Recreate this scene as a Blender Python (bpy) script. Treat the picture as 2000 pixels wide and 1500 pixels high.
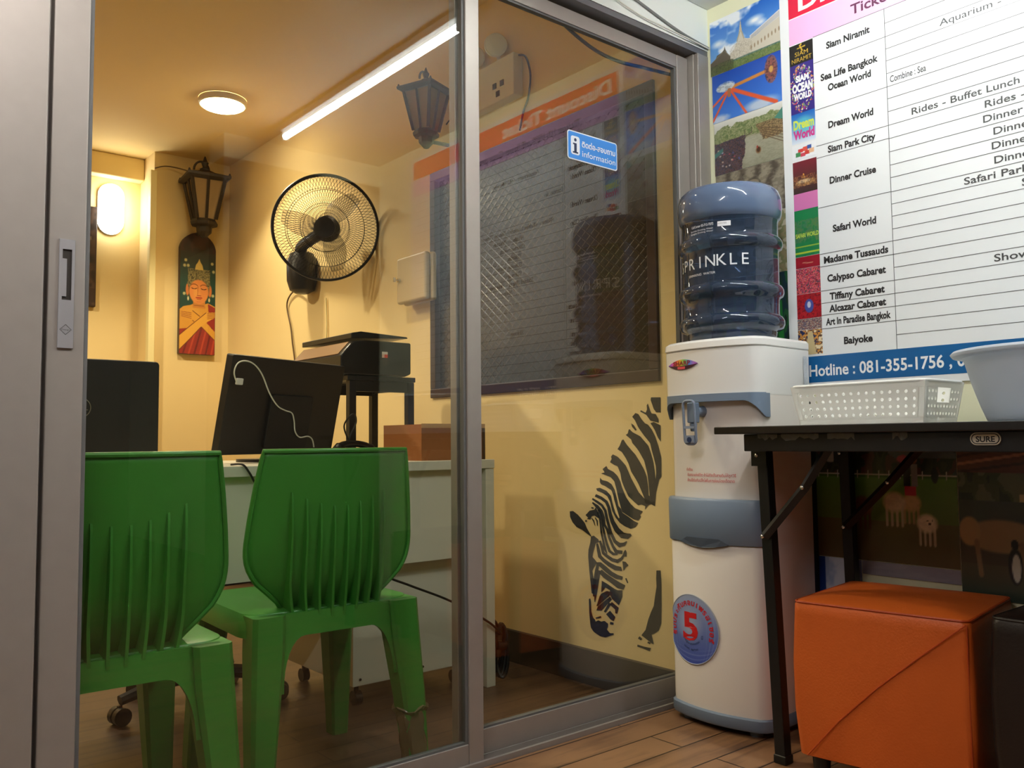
import bpy, bmesh, math, random
import numpy as np
from mathutils import Vector, Matrix
from math import sin, cos, radians, pi, atan2, hypot
random.seed(7); rng = np.random.default_rng(11)
SC = bpy.context.scene
COL = SC.collection
for o in list(bpy.data.objects): bpy.data.objects.remove(o)

# ------------------------------------------------------------------ camera
EYE = Vector((0, 0, 0.73))
YAW, PITCH, ROLL = radians(39.64), radians(3.71), radians(0.548)
fw = Vector((sin(YAW)*cos(PITCH), cos(YAW)*cos(PITCH), sin(PITCH)))
rt = Vector((cos(YAW), -sin(YAW), 0)); dn = fw.cross(rt)
r2 = rt*cos(ROLL) + dn*sin(ROLL); up2 = -(dn*cos(ROLL) - rt*sin(ROLL))
cam_d = bpy.data.cameras.new('camera'); cam = bpy.data.objects.new('camera', cam_d); COL.objects.link(cam)
cam.matrix_world = Matrix(((r2.x, up2.x, -fw.x, EYE.x), (r2.y, up2.y, -fw.y, EYE.y), (r2.z, up2.z, -fw.z, EYE.z), (0, 0, 0, 1)))
cam_d.sensor_width = 36.0; cam_d.sensor_fit = 'HORIZONTAL'
cam_d.lens = 1694.5/2000*36.0
cam_d.clip_start = 0.02
SC.camera = cam

# ------------------------------------------------------------------ world, exposure
w = bpy.data.worlds.new('world'); SC.world = w; w.use_nodes = True
bg = w.node_tree.nodes['Background']; bg.inputs[0].default_value = (0.75, 0.85, 1.0, 1); bg.inputs[1].default_value = 0.06
SC.view_settings.view_transform = 'Standard'; SC.view_settings.look = 'None'
SC.view_settings.gamma = 1.0; SC.view_settings.use_curve_mapping = False
SC.view_settings.exposure = 0.62
SC.cycles.transparent_max_bounces = 24
SC.cycles.max_bounces = 10; SC.cycles.diffuse_bounces = 4; SC.cycles.glossy_bounces = 5; SC.cycles.transmission_bounces = 8
SC.cycles.caustics_reflective = False; SC.cycles.caustics_refractive = False
SC.cycles.sample_clamp_indirect = 6.0

# light levels
L_TUBE = 80.0       # shop fluorescent tube over the table
L_FILL = 96.0      # added fill tube out of view, brightens fronts in the shop
L_DOWN = 30.0       # office downlight disc (what the eye sees)
W_DOWN = 52.0       # office downlight beam, watts
L_PILL = 13.0        # oval bulkhead lamp

# ------------------------------------------------------------------ helpers
def lin(c):
    return tuple(((x/12.92) if x <= 0.04045 else ((x+0.055)/1.055)**2.4) for x in c)
def rgb(r, g, b): return lin((r/255, g/255, b/255))

MATS = {}
def mat(name, col, rough=0.5, metal=0.0, spec=0.5, noise=0.0, nscale=8.0, bump=0.0, bscale=60.0, trans=0.0, ior=1.45, alpha=1.0, emit=None, estr=0.0, coat=0.0):
    if name in MATS: return MATS[name]
    m = bpy.data.materials.new(name); m.use_nodes = True; nt = m.node_tree; b = nt.nodes['Principled BSDF']
    c = rgb(*col)
    b.inputs['Base Color'].default_value = (*c, 1); b.inputs['Roughness'].default_value = rough
    b.inputs['Metallic'].default_value = metal; b.inputs['Specular IOR Level'].default_value = spec
    b.inputs['Transmission Weight'].default_value = trans; b.inputs['IOR'].default_value = ior
    b.inputs['Alpha'].default_value = alpha; b.inputs['Coat Weight'].default_value = coat
    if emit:
        b.inputs['Emission Color'].default_value = (*emit, 1); b.inputs['Emission Strength'].default_value = estr
    if noise or bump:
        tc = nt.nodes.new('ShaderNodeTexCoord')
    if noise:
        n = nt.nodes.new('ShaderNodeTexNoise'); n.inputs['Scale'].default_value = nscale; n.inputs['Detail'].default_value = 5
        nt.links.new(tc.outputs['Object'], n.inputs['Vector'])
        mx = nt.nodes.new('ShaderNodeMix'); mx.data_type = 'RGBA'
        mx.inputs[6].default_value = (*[x*(1-noise) for x in c], 1); mx.inputs[7].default_value = (*[min(1, x*(1+noise)) for x in c], 1)
        nt.links.new(n.outputs['Fac'], mx.inputs[0]); nt.links.new(mx.outputs[2], b.inputs['Base Color'])
    if bump:
        n2 = nt.nodes.new('ShaderNodeTexNoise'); n2.inputs['Scale'].default_value = bscale; n2.inputs['Detail'].default_value = 3
        nt.links.new(tc.outputs['Object'], n2.inputs['Vector'])
        bp = nt.nodes.new('ShaderNodeBump'); bp.inputs['Strength'].default_value = bump; bp.inputs['Distance'].default_value = 0.002
        nt.links.new(n2.outputs['Fac'], bp.inputs['Height']); nt.links.new(bp.outputs['Normal'], b.inputs['Normal'])
    MATS[name] = m; return m

def emis(name, col, strength):
    m = bpy.data.materials.new(name); m.use_nodes = True; nt = m.node_tree
    for n in list(nt.nodes): nt.nodes.remove(n)
    o = nt.nodes.new('ShaderNodeOutputMaterial'); e = nt.nodes.new('ShaderNodeEmission')
    e.inputs[0].default_value = (*col, 1); e.inputs[1].default_value = strength
    nt.links.new(e.outputs[0], o.inputs[0]); return m

def link(o, parent=None):
    COL.objects.link(o)
    if parent is not None:
        o.parent = parent
        root = parent
        while root.parent is not None: root = root.parent
        o.matrix_parent_inverse = Matrix.Translation(-root.location) if parent == root else Matrix.Identity(4)
    return o

def obj(name, bm, m, parent=None, smooth=False, bevel=0.0, seg=2, recalc=True):
    if recalc: bmesh.ops.recalc_face_normals(bm, faces=bm.faces)
    me = bpy.data.meshes.new(name); bm.to_mesh(me); bm.free()
    for mm in (m if isinstance(m, (list, tuple)) else [m]): me.materials.append(mm)
    o = bpy.data.objects.new(name, me)
    if smooth:
        for p in me.polygons: p.use_smooth = True
        try: me.set_sharp_from_angle(angle=radians(38))
        except Exception: pass
    if bevel:
        md = o.modifiers.new('edge', 'BEVEL'); md.width = bevel; md.segments = seg; md.limit_method = 'ANGLE'; md.angle_limit = radians(40)
        for p in me.polygons: p.use_smooth = True
        md.harden_normals = True
        try: me.set_sharp_from_angle(angle=radians(38))
        except Exception: pass
    return link(o, parent)

def thing(name, label, cat, loc=(0, 0, 0), group=None):
    o = bpy.data.objects.new(name, None); o.empty_display_size = 0.05; COL.objects.link(o)
    o.location = loc; o['label'] = label; o['category'] = cat
    if group: o['group'] = group
    return o
def tag(o, label, cat, group=None):
    o['label'] = label; o['category'] = cat
    if group: o['group'] = group
    return o
def struct(o):
    o['kind'] = 'structure'; return o
def sroot(name, loc=(0, 0, 0)):
    o = bpy.data.objects.new(name, None); o.empty_display_size = 0.05; COL.objects.link(o); o.location = loc; o['kind'] = 'structure'; return o

def B(*boxes):
    bm = bmesh.new()
    for b in boxes: box(bm, *b)
    return bm
def box(bm, x0, x1, y0, y1, z0, z1, M=None):
    vs = [bm.verts.new((x, y, z)) for z in (z0, z1) for y in (y0, y1) for x in (x0, x1)]
    for f in ((0, 1, 3, 2), (4, 6, 7, 5), (0, 4, 5, 1), (2, 3, 7, 6), (0, 2, 6, 4), (1, 5, 7, 3)):
        bm.faces.new([vs[i] for i in f])
    if M is not None: bmesh.ops.transform(bm, matrix=M, verts=vs)
    return vs
def frame_of(d):
    d = Vector(d).normalized(); a = Vector((0, 0, 1)) if abs(d.z) < 0.9 else Vector((1, 0, 0))
    u = d.cross(a).normalized(); return u, d.cross(u)
def cyl(bm, p0, p1, r0, r1=None, seg=16, cap=True):
    r1 = r0 if r1 is None else r1
    p0, p1 = Vector(p0), Vector(p1); u, v = frame_of(p1-p0)
    A = [bm.verts.new(p0+(u*cos(2*pi*i/seg)+v*sin(2*pi*i/seg))*r0) for i in range(seg)]
    C = [bm.verts.new(p1+(u*cos(2*pi*i/seg)+v*sin(2*pi*i/seg))*r1) for i in range(seg)]
    for i in range(seg): bm.faces.new((A[i], A[(i+1) % seg], C[(i+1) % seg], C[i]))
    if cap: bm.faces.new(A[::-1]); bm.faces.new(C)
def tube(bm, pts, r, seg=6, closed=False, cap=True):
    pts = [Vector(p) for p in pts]; n = len(pts); rings = []; u = None
    for i in range(n):
        a = pts[(i-1) % n] if closed else pts[max(0, i-1)]; b = pts[(i+1) % n] if closed else pts[min(n-1, i+1)]
        d = (b-a).normalized()
        if u is None: u, v = frame_of(d)
        else:
            u = (u-d*u.dot(d)).normalized(); v = d.cross(u)
        rr = r[i] if isinstance(r, (list, tuple)) else r
        rings.append([bm.verts.new(pts[i]+(u*cos(2*pi*k/seg)+v*sin(2*pi*k/seg))*rr) for k in range(seg)])
    for i in range(n if closed else n-1):
        A, C = rings[i], rings[(i+1) % n]
        for k in range(seg): bm.faces.new((A[k], A[(k+1) % seg], C[(k+1) % seg], C[k]))
    if cap and not closed: bm.faces.new(rings[0][::-1]); bm.faces.new(rings[-1])
def spline(pts, n=8):
    P = [Vector(p) for p in pts]; out = []
    for i in range(len(P)-1):
        p0 = P[max(0, i-1)]; p1 = P[i]; p2 = P[i+1]; p3 = P[min(len(P)-1, i+2)]
        for k in range(n):
            t = k/n
            out.append(0.5*((2*p1)+(p2-p0)*t+(2*p0-5*p1+4*p2-p3)*t*t+(3*p1-p0-3*p2+p3)*t**3))
    return out+[P[-1]]
def lathe(bm, prof, c=(0, 0, 0), seg=48, capb=True, capt=True, M=None):
    c = Vector(c); rings = []
    for r, z in prof:
        rings.append([bm.verts.new(c+Vector((r*cos(2*pi*k/seg), r*sin(2*pi*k/seg), z))) for k in range(seg)])
    for A, C in zip(rings, rings[1:]):
        for k in range(seg): bm.faces.new((A[k], A[(k+1) % seg], C[(k+1) % seg], C[k]))
    if capb: bm.faces.new(rings[0][::-1])
    if capt: bm.faces.new(rings[-1])
    if M is not None: bmesh.ops.transform(bm, matrix=M, verts=[v for r in rings for v in r])
def prism(bm, pts, f0, f1):
    """closed outline pts (2D); f0/f1 map a 2D point to the near and far face"""
    A = [bm.verts.new(f0(p)) for p in pts]; C = [bm.verts.new(f1(p)) for p in pts]; n = len(pts)
    bm.faces.new(A); bm.faces.new(C[::-1])
    for i in range(n): bm.faces.new((A[i], C[i], C[(i+1) % n], A[(i+1) % n]))
def loft(bm, rings, closed=True, cap=True):
    R = [[bm.verts.new(p) for p in r] for r in rings]; n = len(R[0])
    for A, C in zip(R, R[1:]):
        for k in range(n if closed else n-1): bm.faces.new((A[k], A[(k+1) % n], C[(k+1) % n], C[k]))
    if cap and closed: bm.faces.new(R[0][::-1]); bm.faces.new(R[-1])
    return R

def text_geo(s, bold=0.0, align='CENTER'):
    cu = bpy.data.curves.new('t', 'FONT'); cu.body = s; cu.size = 1.0; cu.align_x = 'LEFT'; cu.resolution_u = 3; cu.offset = bold
    o = bpy.data.objects.new('t', cu); COL.objects.link(o)
    dg = bpy.context.evaluated_depsgraph_get(); ev = o.evaluated_get(dg); me = ev.to_mesh()
    V = [(v.co.x, v.co.y) for v in me.vertices]; F = [tuple(p.vertices) for p in me.polygons]
    ev.to_mesh_clear(); bpy.data.objects.remove(o); bpy.data.curves.remove(cu)
    return V, F
def put_text(bm, s, fn, width=None, height=None, anchor='C', bold=0.0):
    """fn(u, v) -> point; u runs along the line, v up. anchor C centre, L left, R right; v=0 is the baseline of a cap-height line"""
    V, F = text_geo(s, bold)
    if not V: return
    x0 = min(p[0] for p in V); x1 = max(p[0] for p in V); H = 0.73
    sy = height/H if height else None
    sx = width/(x1-x0) if width else sy
    if sy is None: sy = sx
    off = {'C': (x0+x1)/2, 'L': x0, 'R': x1}[anchor]
    vs = [bm.verts.new(fn((x-off)*sx, y*sy)) for x, y in V]
    for f in F:
        try: bm.faces.new([vs[i] for i in f])
        except ValueError: pass

# ---- a little raster painter for printed pictures (per-vertex colour on a fine grid)
def up_noise(w, h, nx, ny):
    g = rng.random((ny+2, nx+2)); yy = np.linspace(0, ny, h); xx = np.linspace(0, nx, w)
    y0 = np.floor(yy).astype(int); x0 = np.floor(xx).astype(int); fy = (yy-y0)[:, None]; fx = (xx-x0)[None, :]
    fy = fy*fy*(3-2*fy); fx = fx*fx*(3-2*fx)
    a = g[y0][:, x0]; b = g[y0][:, x0+1]; c = g[y0+1][:, x0]; d = g[y0+1][:, x0+1]
    return a*(1-fy)*(1-fx)+b*(1-fy)*fx+c*fy*(1-fx)+d*fy*fx
class Canvas:
    def __init__(s, w, h, col=(255, 255, 255)):
        s.w, s.h = w, h; s.asp = h/w; s.a = np.empty((h, w, 3)); s.a[:] = col
        s.u, s.v = np.meshgrid(np.linspace(0, 1, w), np.linspace(0, 1, h))
    def fbm(s, n, asp=1.0):
        t = 0; amp = 1; tot = 0
        for k in range(4):
            t = t+amp*up_noise(s.w, s.h, max(1, int(n*2**k)), max(1, int(n*asp*2**k))); tot += amp; amp *= 0.55
        return t/tot
    def put(s, m, col, al=1.0):
        m = np.clip(m*al, 0, 1)[..., None]; s.a = s.a*(1-m)+np.array(col, float)*m
    def grad(s, v0, v1, c0, c1):
        t = np.clip((s.v-v0)/(v1-v0), 0, 1)[..., None]; m = ((s.v >= v0) & (s.v <= v1))[..., None]
        s.a = np.where(m, np.array(c0, float)*(1-t)+np.array(c1, float)*t, s.a)
    def rect(s, u0, u1, v0, v1, c, al=1): s.put(((s.u >= u0) & (s.u <= u1) & (s.v >= v0) & (s.v <= v1))*1.0, c, al)
    def ell(s, cu, cv, ru, rv, c, al=1, soft=0.15):
        d = np.sqrt(((s.u-cu)/ru)**2+((s.v-cv)/rv)**2); s.put(np.clip((1-d)/soft, 0, 1), c, al)
    def poly(s, pts, c, al=1):
        ins = np.zeros(s.u.shape, bool); n = len(pts)
        for i in range(n):
            (x0, y0), (x1, y1) = pts[i], pts[(i+1) % n]
            if y0 == y1: continue
            ins ^= ((s.v > min(y0, y1)) & (s.v <= max(y0, y1)) & (s.u < (x1-x0)*(s.v-y0)/(y1-y0)+x0))
        s.put(ins*1.0, c, al)
    def line(s, p, q, wd, c, al=1, asp=None):
        asp = asp or s.asp
        px, py = p[0], p[1]*asp; dx, dy = q[0]-px, q[1]*asp-py; L = dx*dx+dy*dy+1e-9
        t = np.clip(((s.u-px)*dx+(s.v*asp-py)*dy)/L, 0, 1); d = np.hypot(s.u-px-t*dx, s.v*asp-py-t*dy)
        s.put(np.clip((wd-d)/(wd*0.4), 0, 1), c, al)
    def speck(s, mask, cols, n=30, asp=1.0, al=1):
        f = up_noise(s.w, s.h, n, int(n*asp)); g = up_noise(s.w, s.h, n*2, int(n*2*asp)); k = len(cols)
        idx = np.clip(((f*0.6+g*0.4)-0.2)/0.6*k, 0, k-1e-3).astype(int); col = np.array(cols, float)[idx]
        m = np.clip(mask*al, 0, 1)[..., None]; s.a = s.a*(1-m)+col*m
    def clouds(s, n, thr, c, v0=0, v1=1, asp=1.0):
        f = s.fbm(n, asp); s.put(np.clip((f-thr)/0.12, 0, 1)*((s.v >= v0) & (s.v <= v1)), c)

def print_mat(rough=0.35, spec=0.5, name='printed_paper'):
    if name in MATS: return MATS[name]
    m = bpy.data.materials.new(name); m.use_nodes = True; nt = m.node_tree; b = nt.nodes['Principled BSDF']
    a = nt.nodes.new('ShaderNodeVertexColor'); a.layer_name = 'ink'
    nt.links.new(a.outputs[0], b.inputs['Base Color']); b.inputs['Roughness'].default_value = rough; b.inputs['Specular IOR Level'].default_value = spec
    MATS[name] = m; return m
def print_mesh(name, cv, fn, m, parent=None):
    """canvas as a fine coloured grid; fn(u, v) -> point"""
    h, w_ = cv.h, cv.w
    V = [fn(cv.u[j, i], cv.v[j, i]) for j in range(h) for i in range(w_)]
    F = [(j*w_+i, j*w_+i+1, (j+1)*w_+i+1, (j+1)*w_+i) for j in range(h-1) for i in range(w_-1)]
    me = bpy.data.meshes.new(name); me.from_pydata([tuple(p) for p in V], [], F)
    at = me.color_attributes.new('ink', 'FLOAT_COLOR', 'POINT')
    c = np.clip(cv.a.reshape(-1, 3)/255, 0, 1); c = np.where(c <= 0.04045, c/12.92, ((c+0.055)/1.055)**2.4)
    at.data.foreach_set('color', np.concatenate([c, np.ones((len(c), 1))], 1).astype(np.float32).ravel())
    me.materials.append(m); me.update()
    return link(bpy.data.objects.new(name, me), parent)
def copy_tree(o, parent=None):
    c = o.copy(); COL.objects.link(c)
    if parent is not None: c.parent = parent; c.matrix_parent_inverse = o.matrix_parent_inverse.copy()
    for ch in list(o.children): copy_tree(ch, c)
    return c

# ------------------------------------------------------------------ materials
ALU = mat('brushed_aluminium', (162, 155, 147), rough=0.45, metal=0.4, noise=0.06, nscale=30)
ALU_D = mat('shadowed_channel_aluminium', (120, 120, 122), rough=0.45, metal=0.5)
WHITE = mat('white_plastic', (242, 241, 238), rough=0.22)
BLUEG = mat('blue_grey_plastic', (118, 135, 156), rough=0.35)
BLACK = mat('black_plastic', (20, 19, 18), rough=0.4)
BLACKM = mat('black_painted_steel', (17, 17, 18), rough=0.42, noise=0.2, nscale=40)
CHROME = mat('chrome', (215, 215, 215), rough=0.15, metal=1.0)
INK = mat('black_ink', (38, 36, 36), rough=0.6)
INK_G = mat('grey_ink', (85, 85, 85), rough=0.6)
INK_W = mat('white_ink', (246, 246, 246), rough=0.5)
INK_R = mat('red_ink', (200, 30, 35), rough=0.5)
PRINT = print_mat(0.30, 0.5)
PAINTED = print_mat(0.5, 0.35, 'painted_board')

def glass_mat(name, tint=(0.93, 0.96, 0.94), dirt=0.04):
    m = bpy.data.materials.new(name); m.use_nodes = True; nt = m.node_tree
    for n in list(nt.nodes): nt.nodes.remove(n)
    o = nt.nodes.new('ShaderNodeOutputMaterial'); t = nt.nodes.new('ShaderNodeBsdfTransparent'); g = nt.nodes.new('ShaderNodeBsdfGlossy')
    t.inputs[0].default_value = (*tint, 1); g.inputs['Roughness'].default_value = 0.0; g.inputs[0].default_value = (1, 1, 1, 1)
    fr = nt.nodes.new('ShaderNodeFresnel'); ge = nt.nodes.new('ShaderNodeNewGeometry'); io = nt.nodes.new('ShaderNodeMix')
    io.inputs[2].default_value = 1.5; io.inputs[3].default_value = 1/1.5       # same reflectance from both sides of a thin sheet
    nt.links.new(ge.outputs['Backfacing'], io.inputs[0]); nt.links.new(io.outputs[0], fr.inputs[0])
    mx = nt.nodes.new('ShaderNodeMixShader'); nt.links.new(fr.outputs[0], mx.inputs[0]); nt.links.new(t.outputs[0], mx.inputs[1]); nt.links.new(g.outputs[0], mx.inputs[2])
    nt.links.new(mx.outputs[0], o.inputs[0]); MATS[name] = m; return m
GLASS = glass_mat('window_glass')

def wood_floor(name, c1, c2, rough, rot):
    m = bpy.data.materials.new(name); m.use_nodes = True; nt = m.node_tree; b = nt.nodes['Principled BSDF']; N = nt.nodes.new; Lk = nt.links.new
    tc = N('ShaderNodeTexCoord'); mp = N('ShaderNodeMapping'); mp.inputs['Rotation'].default_value = (0, 0, rot); Lk(tc.outputs['Object'], mp.inputs[0])
    br = N('ShaderNodeTexBrick'); br.inputs['Scale'].default_value = 1.0; br.inputs['Brick Width'].default_value = 1.1; br.inputs['Row Height'].default_value = 0.098
    br.inputs['Mortar Size'].default_value = 0.0022; br.inputs['Mortar'].default_value = (*rgb(38, 24, 16), 1)
    br.inputs['Color1'].default_value = (0.2, 0.2, 0.2, 1); br.inputs['Color2'].default_value = (0.8, 0.8, 0.8, 1)
    Lk(mp.outputs[0], br.inputs['Vector'])
    mp2 = N('ShaderNodeMapping'); mp2.inputs['Scale'].default_value = (2.2, 22, 8); Lk(mp.outputs[0], mp2.inputs[0])
    nz = N('ShaderNodeTexNoise'); nz.inputs['Scale'].default_value = 1.0; nz.inputs['Detail'].default_value = 8; nz.inputs['Distortion'].default_value = 1.2; Lk(mp2.outputs[0], nz.inputs['Vector'])
    bl = N('ShaderNodeTexNoise'); bl.inputs['Scale'].default_value = 7; bl.inputs['Detail'].default_value = 3; Lk(mp.outputs[0], bl.inputs['Vector'])
    ad = N('ShaderNodeMath'); ad.operation = 'MULTIPLY_ADD'; Lk(br.outputs['Color'], ad.inputs[0]); ad.inputs[1].default_value = 0.35; Lk(nz.outputs['Fac'], ad.inputs[2])
    ad2 = N('ShaderNodeMath'); ad2.operation = 'MULTIPLY_ADD'; Lk(bl.outputs['Fac'], ad2.inputs[0]); ad2.inputs[1].default_value = 0.6; Lk(ad.outputs[0], ad2.inputs[2])
    cr = N('ShaderNodeValToRGB'); cr.color_ramp.elements[0].position = 0.62; cr.color_ramp.elements[1].position = 1.25
    cr.color_ramp.elements[0].color = (*rgb(*c1), 1); cr.color_ramp.elements[1].color = (*rgb(*c2), 1); cr.color_ramp.elements[1].position = 1.0
    Lk(ad2.outputs[0], cr.inputs[0])
    mx = N('ShaderNodeMix'); mx.data_type = 'RGBA'; Lk(br.outputs['Fac'], mx.inputs[0]); Lk(cr.outputs[0], mx.inputs[6]); mx.inputs[7].default_value = (*rgb(38, 24, 16), 1)
    Lk(mx.outputs[2], b.inputs['Base Color']); b.inputs['Roughness'].default_value = rough
    bp = N('ShaderNodeBump'); bp.inputs['Strength'].default_value = 0.3; bp.inputs['Distance'].default_value = 0.002; bp.invert = True
    Lk(br.outputs['Fac'], bp.inputs['Height']); Lk(bp.outputs[0], b.inputs['Normal'])
    return m
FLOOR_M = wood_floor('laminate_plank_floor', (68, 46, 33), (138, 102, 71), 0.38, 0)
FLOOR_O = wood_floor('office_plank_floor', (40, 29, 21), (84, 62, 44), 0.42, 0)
W_OFF = mat('yellow_cream_wall_paint', (238, 212, 154), rough=0.75, noise=0.05, nscale=3, bump=0.15, bscale=25)
W_SHOP = mat('pale_cream_wall_paint', (238, 236, 200), rough=0.7, noise=0.03, nscale=3)
W_FAR = mat('tan_wall_paint', (150, 130, 108), rough=0.75)
W_BULK = mat('pale_grey_green_wall_paint', (234, 238, 230), rough=0.55, noise=0.03, nscale=3)
CEIL_O = mat('office_ceiling_paint', (236, 206, 142), rough=0.8, noise=0.05, nscale=1.5)
CEIL_S = mat('white_shop_ceiling_paint', (225, 225, 222), rough=0.8)
BASE_M = mat('dark_brown_skirting_paint', (52, 42, 38), rough=0.5, noise=0.1)
WX = 2.1            # plane of the long right-hand wall
ZF = -0.09          # office floor level
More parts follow.
